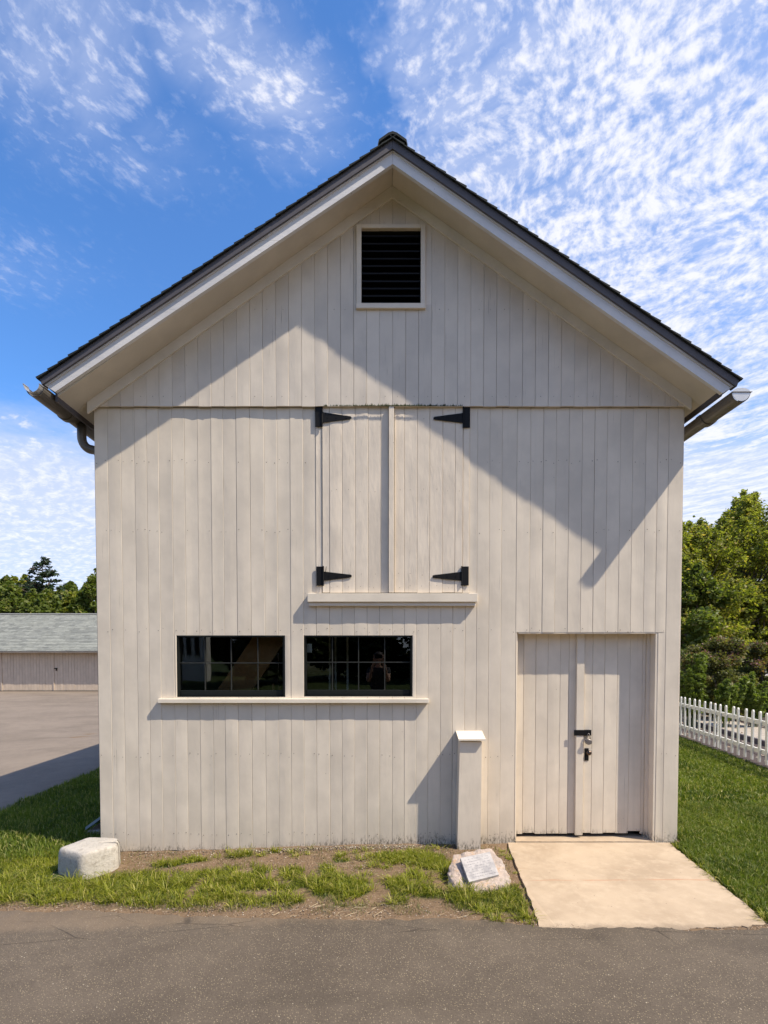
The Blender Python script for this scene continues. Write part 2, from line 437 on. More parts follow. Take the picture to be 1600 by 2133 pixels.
def mk_asphalt(name, dark, light, speck, near=True):
    b = mat(name)
    n1 = b.noise(b.oc, .7, 5, .6); n2 = b.noise(b.oc, 90, 4, .75); n3 = b.noise(b.oc, 6, 5, .7)
    c = b.mix(b.ss(b.m('ADD', b.m('MULTIPLY', n1, .6), b.m('MULTIPLY', n3, .4)), .36, .64), dark, light)
    c = b.mix(b.ss(n2, .35, .75, 0, .45), c, tuple(x * 1.45 for x in light))
    vo = b.voro(b.oc, 95); c1 = b.ss(vo.outputs['Distance'], .34, .20)
    pick = b.ss(b.m('FRACT', b.m('MULTIPLY', vo.outputs['Color'], 7.31)), .50, .54)
    c = b.mix(b.m('MULTIPLY', b.m('MULTIPLY', c1, pick), .55), c, speck)
    vo2 = b.voro(b.oc, 34); c2 = b.ss(vo2.outputs['Distance'], .13, .08); pick2 = b.ss(b.m('FRACT', b.m('MULTIPLY', vo2.outputs['Color'], 5.77)), .80, .84)
    c = b.mix(b.m('MULTIPLY', c2, pick2), c, (.50, .44, .34))
    pit = b.ss(b.voro(b.vm('ADD', b.oc, (5, 3, 1)), 60).outputs['Distance'], .22, .05)
    c = b.mix(b.m('MULTIPLY', pit, .45), c, (.03, .026, .022))
    h = b.m('ADD', b.m('MULTIPLY', n2, .7), b.m('MULTIPLY', c1, .4))
    lg = b.noise(b.mapv(b.oc, (.35, 1.1, 1)), 1.3, 4, .6)
    c = b.mix(b.ss(lg, .50, .68, 0, .35), c, tuple(x * .72 for x in dark))
    if near:
        sx = b.n('ShaderNodeSeparateXYZ'); b.link(b.oc, sx.inputs[0])
        # edge sand washed over the asphalt and hairline cracks along it
        ed = b.m('ADD', sx.outputs[1], b.m('MULTIPLY', b.m('SUBTRACT', b.noise(b.oc, 3.5, 6, .7), .5), .5))
        c = b.mix(b.ss(ed, -1.55, -1.40, 0, .38), c, (.25, .185, .125))
        wx = b.vm('ADD', b.mapv(b.oc, (.45, 1.5, 1)), b.vm('MULTIPLY', b.vm('SUBTRACT', b.n('ShaderNodeTexNoise').outputs['Color'], (.5, .5, .5)), (.5, .5, 0)))
        ck = b.voro(wx, 2.3, 'DISTANCE_TO_EDGE').outputs['Distance']
        ckm = b.m('MULTIPLY', b.ss(ck, .012, .003), b.m('MULTIPLY', b.ss(sx.outputs[1], -1.9, -1.6), b.ss(b.noise(b.oc, 1.1, 2), .45, .55)))
        c = b.mix(b.m('MULTIPLY', ckm, .45), c, (.035, .027, .022)); h = b.m('SUBTRACT', h, ckm)
    else:
        wx = b.vm('ADD', b.mapv(b.oc, (.6, .6, 1)), b.vm('MULTIPLY', b.vm('SUBTRACT', b.n('ShaderNodeTexNoise').outputs['Color'], (.5, .5, .5)), (.6, .6, 0)))
        ck = b.ss(b.voro(wx, .45, 'DISTANCE_TO_EDGE').outputs['Distance'], .008, .002)
        
        c = b.mix(b.ss(b.noise(b.oc, .33, 5, .65), .50, .66, 0, .5), c, (.25, .205, .16))
    b.put(b.p.inputs['Base Color'], c); b.p.inputs['Roughness'].default_value = .85; b.p.inputs['Specular IOR Level'].default_value = .3
    b.link(b.bump(h, .8, .006), b.p.inputs['Normal']); return b.mat
M['road'] = mk_asphalt('weathered asphalt', (.078, .062, .047), (.122, .098, .074), (.46, .38, .25))
M['yard'] = mk_asphalt('faded asphalt', (.155, .125, .097), (.215, .175, .138), (.32, .28, .22), False)


def mk_conc():
    b = mat('sandy concrete')
    n1 = b.noise(b.oc, 1.6, 5, .6); n2 = b.noise(b.oc, 140, 3, .7); n3 = b.noise(b.oc, 9, 5, .7)
    c = b.mix(b.ss(n1, .35, .65), (.36, .275, .19), (.46, .36, .255)); c = b.mix(b.ss(n3, .45, .70, 0, .5), c, (.52, .415, .30)); c = b.mix(b.ss(b.noise(b.oc, 4.2, 6, .75), .54, .70, 0, .35), c, (.33, .25, .165))
    c = b.mix(b.ss(n2, .35, .3, 0, .35), c, (.30, .22, .14))
    sx = b.n('ShaderNodeSeparateXYZ'); b.link(b.oc, sx.inputs[0])
    yy = b.m('ADD', sx.outputs[1], b.m('MULTIPLY', b.noise(b.oc, 2.2, 4), .05))
    st = b.m('MULTIPLY', b.ss(b.m('ABSOLUTE', b.m('ADD', yy, .83)), .022, .004), b.ss(b.noise(b.mapv(b.oc, (1, 6, 1)), 5, 5, .7), .40, .6))
    c = b.mix(b.m('MULTIPLY', st, .5), c, (.40, .17, .08))
    st2 = b.m('MULTIPLY', b.ss(b.m('ABSOLUTE', b.m('ADD', yy, .60)), .012, .002), b.ss(b.noise(b.mapv(b.oc, (1, 6, 1)), 6, 5, .7), .48, .62))
    c = b.mix(b.m('MULTIPLY', st2, .45), c, (.34, .20, .12))
    vo = b.voro(b.oc, 13); sp = b.m('MULTIPLY', b.ss(vo.outputs['Distance'], .06, .04), b.ss(b.m('FRACT', b.m('MULTIPLY', vo.outputs['Color'], 3.7)), .6, .65))
    c = b.mix(b.m('MULTIPLY', sp, .8), c, (.10, .07, .05))
    ed = b.m('ADD', sx.outputs[1], b.m('MULTIPLY', b.m('SUBTRACT', b.noise(b.oc, 8, 6, .75), .5), .22))
    c = b.mix(b.ss(ed, -1.50, -1.62, 0, .8), c, (.22, .17, .12))
    b.put(b.p.inputs['Base Color'], c); b.p.inputs['Roughness'].default_value = .9
    b.link(b.bump(b.m('ADD', n2, b.m('MULTIPLY', n3, .6)), .5, .004), b.p.inputs['Normal']); return b.mat
M['conc'] = mk_conc()


def mk_ground():
    b = mat('dirt and turf')
    at_ = b.n('ShaderNodeVertexColor', layer_name='Col'); sepc = b.n('ShaderNodeSeparateColor'); b.link(at_.outputs[0], sepc.inputs[0])
    n1 = b.noise(b.oc, 3, 6, .65); n2 = b.noise(b.oc, 60, 5, .75); n3 = b.noise(b.oc, 14, 5, .7)
    d = b.mix(n1, (.13, .085, .05), (.235, .16, .10)); d = b.mix(b.ss(n2, .45, .75, 0, .55), d, (.34, .26, .18)); d = b.mix(b.ss(n3, .5, .3, 0, .5), d, (.10, .065, .04))
    vo = b.voro(b.oc, 45); c1 = b.m('MULTIPLY', b.ss(vo.outputs['Distance'], .3, .18), b.ss(b.m('FRACT', b.m('MULTIPLY', vo.outputs['Color'], 7.3)), .70, .75))
    d = b.mix(b.m('MULTIPLY', c1, .7), d, (.48, .40, .32))
    g = b.mix(n3, (.018, .030, .008), (.05, .085, .018)); g = b.mix(b.ss(n2, .4, .7, 0, .5), g, (.09, .12, .03))
    g = b.mix(b.ss(n1, .5, .7, 0, .25), g, (.13, .12, .045))
    c = b.mix(sepc.outputs[0], d, g)
    b.put(b.p.inputs['Base Color'], c); b.p.inputs['Roughness'].default_value = .95; b.p.inputs['Specular IOR Level'].default_value = .2
    b.link(b.bump(b.m('ADD', b.m('MULTIPLY', n2, .6), b.m('MULTIPLY', n3, .6)), .9, .02), b.p.inputs['Normal']); return b.mat
M['ground'] = mk_ground()


def mk_leaf(name, a, bcol, ccol=None, trans=.35, rough=.5):
    b = mat(name); b.t.nodes.remove(b.p)
    at_ = b.n('ShaderNodeVertexColor', layer_name='Col'); sepc = b.n('ShaderNodeSeparateColor'); b.link(at_.outputs[0], sepc.inputs[0])
    c = b.mix(sepc.outputs[0], a, bcol)
    if ccol: c = b.mix(b.ss(sepc.outputs[1], .80, .9), c, ccol)
    p = b.n('ShaderNodeBsdfPrincipled'); b.put(p.inputs['Base Color'], c); p.inputs['Roughness'].default_value = rough; p.inputs['Specular IOR Level'].default_value = .35
    tr = b.n('ShaderNodeBsdfTranslucent'); b.link(b.mix(1.0, c, (1.25, 1.35, .6), 'MULTIPLY'), tr.inputs[0])
    mx = b.n('ShaderNodeMixShader'); mx.inputs[0].default_value = trans; b.link(p.outputs[0], mx.inputs[1]); b.link(tr.outputs[0], mx.inputs[2])
    b.link(mx.outputs[0], b.out.inputs[0]); return b.mat
M['grass'] = mk_leaf('grass blades', (.09, .125, .012), (.33, .34, .035), (.46, .40, .13), .42)
M['lawn'] = mk_leaf('lawn blades', (.055, .095, .010), (.19, .24, .03), (.36, .34, .12), .38)
M['grassdry'] = mk_leaf('dry grass blades', (.10, .12, .03), (.22, .20, .075), (.34, .25, .13), .3)
M['leaf'] = mk_leaf('broad leaves', (.13, .165, .025), (.34, .345, .07), (.42, .32, .10), .55)
M['leafdark'] = mk_leaf('dark leaves', (.07, .105, .02), (.18, .22, .045), (.24, .23, .07), .45)
M['needle'] = mk_leaf('conifer needles', (.014, .030, .014), (.035, .062, .022), (.07, .05, .03), .15)
M['leafshrub'] = mk_leaf('bronze green leaves', (.085, .10, .03), (.23, .22, .075), (.30, .19, .12), .42)
M['pink'] = mk_leaf('dusty pink flowers', (.20, .07, .085), (.30, .16, .16), None, .3)

# ------------------------------------------------------------------ ground height
def g_h(x, y):
    x = np.asarray(x, float); y = np.asarray(y, float)
    h = -.022 - .075 * sst(-x, -.4, 2.7) - .21 * sst(-x, 3.0, 9.0)
    h = h + .010 * sst(x, 2.6, 4)
    return h


def apron_edges(y):
    """left and right edge x of the concrete apron at depth y"""
    t = -y / 1.55
    return 1.205 - .150 * t, 2.72 - .155 * t


def road_edge(x):
    return -1.20 - .27 * sst(x, -2.8, .3) - .12 * sst(x, .5, 1.3) + .05 * (fbm(np.asarray(x) * 2.3, 3.1) - .5) * 2


def grass_density(x, y):
    """0..1 how much grass grows at a point"""
    x = np.asarray(x, float); y = np.asarray(y, float)
    n = fbm(x * 2.6 + 9, y * 2.6, 4); n2 = fbm(x * 7 + 3, y * 7, 3)
    e = road_edge(x)
    # band along the road in front of the wall
    top = -.52 + .30 * (n - .5) * 2 - .12 * sst(x, -.9, .2)
    bot = e + .10 + .24 * (n2 - .3) + .06 * sst(x, -1.4, .3)
    band = sst(y, bot - .07, bot + .07) * (1 - sst(y, top - .10, top + .10))
    band = band * sst(n2 + .22 * (1 - sst(x, -2.0, -.2)), .40, .58)
    def gb(cx, cy, sx, sy): return np.exp(-((x - cx) / sx) ** 2 - ((y - cy) / sy) ** 2)
    tuft = 1.15 * gb(.22, -.32, .26, .12) + 1.0 * gb(.48, -.50, .16, .16) + .9 * gb(-1.85, -.35, .14, .07) + .7 * gb(-1.25, -.20, .16, .06) + .6 * gb(-.95, -.12, .1, .05) \
        + .7 * gb(-.32, -.38, .10, .05) + .8 * gb(-1.6, -.28, .16, .06) + 1.1 * gb(.92, -1.1, .22, .20) + .9 * gb(.70, -1.2, .22, .18) + .7 * gb(1.03, -1.42, .09, .09) + .7 * gb(.35, -1.05, .15, .12)
    tuft = sst(tuft * (.6 + .8 * n2), .28, .6)
    lawnL = sst(-x, 2.15 + .15, 2.75 - .1) * sst(y, e + .12, e + .3)
    mid = np.maximum(band * (1 - sst(x, .55, .75)), tuft)
    r = np.maximum(mid, lawnL)
    al, ar = apron_edges(y)
    r = np.where((x > al - .04) & (x < ar + .03) & (y < 0), 0, r)
    right = np.where(x > np.where(y < 0, ar + .02, 2.86), sst(y, e + .02, e + .12), 0)
    r = np.where(x > 2.2, right, r)
    r = np.where((x > -2.63) & (x < 2.83) & (y > -.04), 0, r)
    # yard pavement on the left has no grass
    r = np.where(x < -4.5 + .12 * (n2 - .5), 0, r)
    r = np.where(y < -7.9, 1, r)
    # fence bed and garden
    fx = 6.04 + (y + D - 8.66) * (.35 / 2.9)
    r = np.where(x > fx - .10, 0, r)
    return r


def grid(name, xs, ys, material, zoff=0.0, mask=None, rough=0.0, kind='structure'):
    gx, gy = np.meshgrid(xs, ys); gz = g_h(gx, gy) + zoff
    d = grass_density(gx, gy)
    if rough: gz = gz + rough * (fbm(gx * 9, gy * 9, 4) - .5) * 2 * (1 - .3 * d) + .02 * d * 0
    nx, ny = len(xs), len(ys)
    v_ = np.stack([gx, gy, gz], -1).reshape(-1, 3)
    i = np.arange((ny - 1) * (nx - 1)); r_, c_ = i // (nx - 1), i % (nx - 1); a = r_ * nx + c_
    q = np.stack([a, a + 1, a + nx + 1, a + nx], -1)
    col = np.zeros((len(v_), 3)); col[:, 0] = d.ravel()
    o = npmesh(name, v_, q, None, material, None, col, True)
    return tag(o, kind=kind)


# near ground, fine relief
xs = np.concatenate([np.linspace(-900, -40, 8), np.linspace(-30, -6, 10), np.arange(-5.6, 7.6, .04), np.linspace(8, 30, 10), np.linspace(45, 900, 8)])
ys = np.concatenate([np.linspace(-900, -30, 8), np.linspace(-24, -2.4, 8), np.arange(-2.2, 1.2, .04), np.arange(1.3, 9, .2), np.linspace(10, 60, 12), np.linspace(90, 1200, 8)])
grid('ground', xs, ys, M['ground'], -.004, rough=.012)

# front road
def road_mesh():
    xs = np.concatenate([np.linspace(-60, -6, 20), np.arange(-5.5, 6, .03), np.linspace(6.5, 60, 20)])
    e = road_edge(xs) + .03 * (fbm(xs * 12, xs * 0 + 8, 4) - .5) * 2
    ts = np.array([0, .02, .25, .6, 1.2, 2.5, 4.5, 6.6])
    vs = []
    for t in ts:
        yy = e - t if t < 6 else np.full_like(xs, -8.0)
        zz = g_h(xs, yy) + .012 + (.0 if t > 0 else -.018)
        vs.append(np.stack([xs, yy, zz], -1))
    v_ = np.concatenate(vs); nx = len(xs); n = (len(ts) - 1) * (nx - 1)
    i = np.arange(n); a = (i // (nx - 1)) * nx + i % (nx - 1)
    return npmesh('road', v_, np.stack([a, a + nx, a + nx + 1, a + 1], -1), None, M['road'], None, None, True)
tag(road_mesh(), kind='structure')

# asphalt yard on the left
def yard_mesh():
    ys = np.concatenate([np.arange(-1.3, 6, .06), np.arange(6.5, 60, 1.5)])
    e = -4.52 + .07 * (fbm(ys * 5, ys * 0 + 2, 4) - .5) * 2
    e = np.where(ys > 6, -4.52 + (ys - 6) * .2, e)
    cols = [0, .03, .5, 1.5, 3, 5, 10, 20, 45]
    v_ = []
    for c in cols:
        x_ = e - c; v_.append(np.stack([x_, ys, g_h(x_, ys) + .012 - (.018 if c == 0 else 0)], -1))
    v_ = np.concatenate(v_); n1 = len(ys); n = (len(cols) - 1) * (n1 - 1); i = np.arange(n); a = (i // (n1 - 1)) * n1 + i % (n1 - 1)
    return npmesh('yard_pavement', v_, np.stack([a, a + 1, a + n1 + 1, a + n1], -1), None, M['yard'], None, None, True)
tag(yard_mesh(), kind='structure')

# concrete apron before the door
def apron():
    b = MB(); ny = 40
    L = []; Rr = []
    for i in range(ny + 1):
        y = -.016 - 1.60 * i / ny; a, c = apron_edges(y); y2 = -.016 - 1.51 * i / ny
        L.append((a + .03 * (float(fbm(y * 6, 4.4, 4)) - .5) + rnd.uniform(-.005, .005), y)); Rr.append((c + .05 * (float(fbm(y * 5, 1.4, 4)) - .5) + rnd.uniform(-.008, .008), y2))
    front = []
    for k in range(1, 60):
        t = k / 60; x = L[-1][0] * (1 - t) + Rr[-1][0] * t
        front.append((x, -1.605 + .09 * t - .05 * float(fbm(x * 4, 2.2, 4)) - (.03 * rnd.random())))
    poly = L + front + Rr[::-1]
    zt = -.006
    vs = [(x, y, zt - .014 * max(0, -y - 1.3) / .3) for x, y in poly]; n = len(vs)
    b.v = vs + [(x, y, -.12) for x, y in poly]
    b.f = [tuple(range(n))] + [(i, i + n, (i + 1) % n + n, (i + 1) % n) for i in range(n)]
    o = b.build('concrete_apron', M['conc']); return tag(o, kind='structure')
apron()

# ------------------------------------------------------------------ the barn
barn = empty('barn', (0.1, 0, 0), 'cream vertical-boarded barn gable with black strap hinges, twin windows and plank doors', 'barn')
XL = X(196, 900); XR = X(1423.5, 900)
GY = -.030                                     # gable boards stand proud of the wall below
ZLEDGE = Z(846, GY)
AP = at(817, 391, GY); ROOF_K = .69
def roof_z(x, lift=0.0): return AP.z + lift - ROOF_K * abs(x - AP.x)
ZB_L = Z(1774, 0, 250); ZB_R = Z(1756, 0, 1400)
def zbot(x): return ZB_L + (ZB_R - ZB_L) * (x - XL) / (XR - XL)

holes = {
 'winL': (X(368), X(593.5), Z(1452), Z(1323.5)),
 'winR': (X(633), X(859.5), Z(1451), Z(1323.5)),
 'loft': (X(658, 1050), X(978, 1050), Z(1240), 99),
 'door': (X(1076, 1500), X(1368, 1500), -9, Z(1317)),
}
vent = (X(753, 550, GY), X(876.5, 550, GY), Z(634.5, GY), Z(478, GY))


def board(name, x0, x1, z0, z1, yf, th, material, parent, topf=None, tilt=None, gap=.0006, cup=None, botf=None):
    """one vertical board: chamfered edges, a little cup and tilt"""
    w_ = x1 - x0
    if gap == .0006: gap = rnd.choice((.0003, .0004, .0006, .0009, .0015))
    if w_ < .004: return None
    tilt = rnd.uniform(-.014, .014) if tilt is None else tilt
    cup = rnd.uniform(-.0012, .0014) if cup is None else cup
    yo = rnd.uniform(-.0012, .0012); c = .0022
    xsn = [x0 + gap, x0 + gap, x0 + gap + c, x0 + w_ * .3, x0 + w_ * .5, x0 + w_ * .7, x1 - gap - c, x1 - gap, x1 - gap]
    ysn = [yf + th, yf + c * 1.1, yf, yf - cup, yf - cup * 1.3, yf - cup, yf, yf + c * 1.1, yf + th]
    b = MB(); n = len(xsn); xm = (x0 + x1) / 2
    nz = 3 if z0 is None or (z1 - z0) > 1 else 1
    wob = [rnd.uniform(-.0007, .0007) for _ in range(nz + 1)]
    for k in range(nz + 1):
        for i in range(n):
            zt = topf(xsn[i]) if topf else z1
            zb_ = botf(xsn[i]) if botf else z0
            zz = zb_ + (zt - zb_) * k / nz
            yy = ysn[i] + yo + (tilt * (xsn[i] - xm) if 0 < i < n - 1 else 0) + wob[k] * (1 if 0 < i < n - 1 else 0)
            b.v.append((xsn[i] + wob[k] * .6 * 0, yy, zz))
    for k in range(nz):
        for i in range(n):
            j = (i + 1) % n
            b.f.append((k * n + i, k * n + j, (k + 1) * n + j, (k + 1) * n + i))
    b.f.append(tuple(range(n))); b.f.append(tuple(nz * n + i for i in range(n - 1, -1, -1)))
    return b.build(name, material, parent)


def intervals(xm, z0, z1, hs):
    iv = [(z0, z1)]
    for (a, c, lo, hi) in hs:
        if a < xm < c:
            nv = []
            for (p, q) in iv:
                if hi <= p or lo >= q: nv.append((p, q)); continue
                if lo > p: nv.append((p, lo))
                if hi < q: nv.append((hi, q))
            iv = nv
    return [(p, q) for p, q in iv if q - p > .01]


# seams of the lower wall, read off the photograph
seam_px = [196, 227, 254, 282.5, 307.5, 332.5, 360, 386, 413, 441, 466, 493, 522, 551, 578, 605, 632, 658, 686, 712, 738, 764.5, 791, 817.5, 843, 867.5, 892.5,
           919, 944, 970, 994, 1019.5, 1045, 1076, 1104, 1131, 1157, 1184, 1211, 1237, 1263, 1290, 1316, 1343, 1368, 1390.5, 1423.5]
seams = [X(p, 1100) for p in seam_px]
seams[0] = XL; seams[-1] = XR
hl = list(holes.values())
cuts = sorted(set([h[0] for h in hl] + [h[1] for h in hl]))
def cells(a, c, zlo, zhi, hs):
    """split one board's column round the openings into as few rectangles as possible"""
    hs = [h for h in hs if h[1] > a + .006 and h[0] < c - .006]
    zs = sorted(set([zlo, zhi] + [z for h in hs for z in h[2:4] if zlo < z < zhi])); out = []
    for lo, hi in zip(zs[:-1], zs[1:]):
        zm = (lo + hi) / 2; spans = [(a, c)]
        for h in hs:
            if not h[2] < zm < h[3]: continue
            nv = []
            for p, q in spans:
                if h[1] <= p or h[0] >= q: nv.append((p, q)); continue
                if h[0] > p: nv.append((p, h[0]))
                if h[1] < q: nv.append((h[1], q))
            spans = nv
        for p, q in spans:
            if q - p < .006: continue
            for k, o in enumerate(out):
                if abs(o[0] - p) < 1e-6 and abs(o[1] - q) < 1e-6 and abs(o[3] - lo) < 1e-6: out[k] = (p, q, o[2], hi); break
            else: out.append((p, q, lo, hi))
    return out


for a, c in zip(seams[:-1], seams[1:]):
    for k in cuts:
        if abs(a - k) < .012: a = k
        if abs(c - k) < .012: c = k
    tl = rnd.uniform(-.015, .015)
    for p, q, lo, hi in cells(a, c, -9, ZLEDGE + .05, hl):
        if lo < -5: board('board', p, q, None, hi, 0, .022, M['board'], barn, tilt=tl, botf=lambda x, r=rnd.uniform(-.004, .004): zbot(x) + r)
        else: board('board', p, q, lo, hi, 0, .022, M['board'], barn, tilt=tl)
# gable boards
gs = [X(818 + 27.1 * k, 700, GY) for k in range(-24, 25)]
gxl = XL - .04; gxr = XR + .04
gs = [g for g in gs if gxl + .03 < g < gxr - .03]; gs = [gxl] + gs + [gxr]
for a, c in zip(gs[:-1], gs[1:]):
    tl = rnd.uniform(-.014, .014); bo = rnd.uniform(-.003, .003); topz = roof_z((a + c) / 2) + .03
    for p, q, lo, hi in cells(a, c, ZLEDGE + bo, topz, [vent]):
        tf = (lambda x: roof_z(x, .03)) if abs(hi - topz) < 1e-6 else None
        if hi - lo > .03: board('board', p, q, lo, hi, GY, .02, M['gable'], barn, topf=tf, tilt=tl)

# dark sheathing behind the boards (openings left open)
def sheath(x0, x1, zlo, zhi, hs, y0, y1, name, topf=None):
    b = MB(); cs = sorted(set([x0, x1] + [q for h in hs for q in h[:2] if x0 < q < x1] + ([AP.x] if topf else [])))
    for p, q in zip(cs[:-1], cs[1:]):
        xm = (p + q) / 2; top = zhi if not topf else 1e3
        for lo, hi in intervals(xm, zlo, top, hs):
            zt0, zt1 = (hi, hi) if hi < 999 else (topf(p), topf(q))
            b.prism([(p, lo), (q, lo), (q, zt1), (p, zt0)], y0, y1)
    return b.build(name, M['dark'], barn)
hs_l = [holes['winL'], holes['winR'], holes['door'], (holes['loft'][0] + .07, holes['loft'][1] - .07, holes['loft'][2] + .02, ZLEDGE - .02)]
hs_l = hs_l[:3]
sheath(XL + .01, XR - .01, -.08, ZLEDGE, hs_l, .0225, .05, 'sheathing')
sheath(XL + .01, XR - .01, ZLEDGE + .001, 9, [vent], -.009, .05, 'sheathing', lambda x: roof_z(x, .02))
# drip board behind the gable foot
MB().box(XL - .03, XR + .03, GY + .021, -.0095, ZLEDGE + .002, ZLEDGE + .03).build('drip_strip', M['gable'], barn)
# side and rear walls, floor
DEPTH = 9.0
ZE = roof_z(XL) + .0
for x0, x1 in ((XL, XL + .05), (XR - .05, XR)):
    b = MB().box(x0, x1, .052, DEPTH, -.25, roof_z(x0 if x0 < 0 else x1) - .01); b.build('side_wall', M['board'], barn)
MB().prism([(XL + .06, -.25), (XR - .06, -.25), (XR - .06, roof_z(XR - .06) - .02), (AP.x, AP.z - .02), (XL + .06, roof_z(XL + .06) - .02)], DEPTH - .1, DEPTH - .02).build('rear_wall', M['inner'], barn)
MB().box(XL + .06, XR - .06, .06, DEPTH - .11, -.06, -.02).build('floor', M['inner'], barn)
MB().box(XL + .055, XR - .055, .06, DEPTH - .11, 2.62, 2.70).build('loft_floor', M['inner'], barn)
# corner strip at the right end
MB().box(XR + .0006, XR + .008, .002, .05, zbot(XR) + .01, ZLEDGE + .0).build('corner_strip', M['board'], barn)

# shade of the gap under the boards, put in as a dark strip
fb = MB(); fb.v = [(XL + .02, .012, zbot(XL) - .2), (XR - .02, .012, zbot(XR) - .2), (XR - .02, .012, zbot(XR) + .02), (XL + .02, .012, zbot(XL) + .02),
                   (XL + .02, .0215, zbot(XL) - .2), (XR - .02, .0215, zbot(XR) - .2), (XR - .02, .0215, zbot(XR) + .02), (XL + .02, .0215, zbot(XL) + .02)]
fb.f = [(0, 1, 2, 3), (7, 6, 5, 4), (0, 4, 5, 1), (1, 5, 6, 2), (2, 6, 7, 3), (3, 7, 4, 0)]
hx0, hx1 = holes['door'][0], holes['door'][1]
MB().prism([(XL + .02, zbot(XL) - .2), (hx0, zbot(hx0) - .2), (hx0, zbot(hx0) + .02), (XL + .02, zbot(XL) + .02)], .0235 - .012, .0222).build('gap_shade_strip', M['dark'], barn)

# frieze boards under the soffit
FY = GY - .022
def rake_poly(zt_off, zb_off, side, xend, apx=AP.x, k=ROOF_K, z_ap=AP.z, cut=None):
    s = -1 if side < 0 else 1
    zt = lambda x: z_ap + zt_off - k * abs(x - apx)
    zb_ = lambda x: z_ap + zb_off - k * abs(x - apx)
    return [(apx + s * .0006, zt(apx)), (xend, zt(xend)), (xend, zb_(xend)), (apx + s * .0006, zb_(apx))]
FZ = Z(415, GY) - AP.z
for s, xe in ((-1, X(181, 830, FY)), (1, X(1441, 830, FY))):
    MB().prism(rake_poly(-.001, FZ, s, xe), FY, GY - .001).build('frieze_board', M['frieze'], barn)

# fascia, rake trim and soffit at the roof overhang
OY = GY - 256 / 225.0 / 3.35 + .01              # plane of the fascia face
LW = at(115, 816, OY); RW = at(1505, 819, OY); LT = at(89, 800, OY); RT = at(1532, 803, OY)
A0 = at(818, 341.4, OY); A1 = at(818, 307.6, OY)
for pts in ([A0, LW, LT, A1], [A0, RW, RT, A1]):
    s = -1 if pts[1].x < 0 else 1
    q = [(p.x, p.z) for p in pts]; q[0] = (q[0][0] + s * .0008, q[0][1]); q[3] = (q[3][0] + s * .0008, q[3][1])
    fo = MB().prism(q, OY, OY + .035).build('fascia', M['fascia'], barn)
    # moulding strip over the upper part of the fascia
    t = .30
    up = [(q[0][0] * t + q[3][0] * (1 - t), q[0][1] * t + q[3][1] * (1 - t)), (q[1][0] * t + q[2][0] * (1 - t), q[1][1] * t + q[2][1] * (1 - t)), q[2], q[3]]
    MB().prism(up, OY - .012, OY - .0006).build('fascia_moulding', M['fascia'], fo)
# dark rake trim above the fascia
RY = OY - .030
T0 = at(818, 309, RY); T1 = at(818, 291, RY)
for pl, tp in ((at(87, 801.5, RY), at(83, 790, RY)), (at(1535, 805, RY), at(1540, 792, RY))):
    s = -1 if pl.x < 0 else 1
    MB().prism([(T0.x + s * .0008, T0.z), (pl.x, pl.z), (tp.x, tp.z), (T1.x + s * .0008, T1.z)], RY, OY + .05).build('rake_trim', M['rake'], barn)
# soffit boards
for s in (-1, 1):
    xe = LW.x if s < 0 else RW.x
    MB().prism([(AP.x + s * .001, AP.z), (xe, roof_z(xe)), (xe, roof_z(xe) + .02), (AP.x + s * .001, AP.z + .02)], OY + .036, GY - .0015).build('soffit', M['soffit'], barn)
    # eave soffit and board along the side
    xw = XL if s < 0 else XR
    MB().prism([(xw + s * .001, roof_z(xw) - .0), (xe, roof_z(xe)), (xe, roof_z(xe) + .02), (xw + s * .001, roof_z(xw) + .02)], GY, DEPTH).build('soffit', M['soffit'], barn)
    MB().prism([(xe + s * .001, roof_z(xe) - .045), (xe + s * .02, roof_z(xe) - .045), (xe + s * .02, roof_z(xe) + .06), (xe + s * .001, roof_z(xe) + .06)], OY + .037, DEPTH).build('eave_board', M['rake'], barn)
# roof deck
EL = at(83, 789, RY); ER = at(1540, 791, RY)
def deck_z(x):
    if x < T1.x: t = (T1.x - x) / (T1.x - EL.x); return T1.z + (EL.z - T1.z) * t
    t = (x - T1.x) / (ER.x - T1.x); return T1.z + (ER.z - T1.z) * t
roof = MB()
roof.prism([(T1.x, T1.z), (EL.x, EL.z), (EL.x, EL.z - .015), (T1.x, T1.z - .03)], OY + .051, DEPTH + .25)
roof.prism([(T1.x, T1.z), (ER.x, ER.z), (ER.x, ER.z - .015), (T1.x, T1.z - .03)], OY + .051, DEPTH + .25)
roof = roof.build('roof', M['rake'], barn)
for s, E in ((-1, EL), (1, ER)):
    vec = Vector((E.x - T1.x, 0, E.z - T1.z)); L = vec.length; vec.normalize(); nrm = Vector((-vec.z, 0, vec.x)) if s > 0 else Vector((vec.z, 0, -vec.x))
    n = 34; step = L / n
    for i in range(n):
        a = T1 + vec * (i * step - .03); c = T1 + vec * ((i + 1) * step + (.018 if i == n - 1 else .004))
        a.y = c.y = RY - .020 + rnd.uniform(-.002, .002)
        o1 = nrm * .0015; o2 = nrm * (.017 + rnd.uniform(-.002, .004)); o3 = nrm * (.005)
        poly = [a + o1, c + o1, c + o2, a + o3]
        MB().extrude(poly, (0, DEPTH + .3 - RY, 0)).build('shingle_course', M['shingle'], roof)
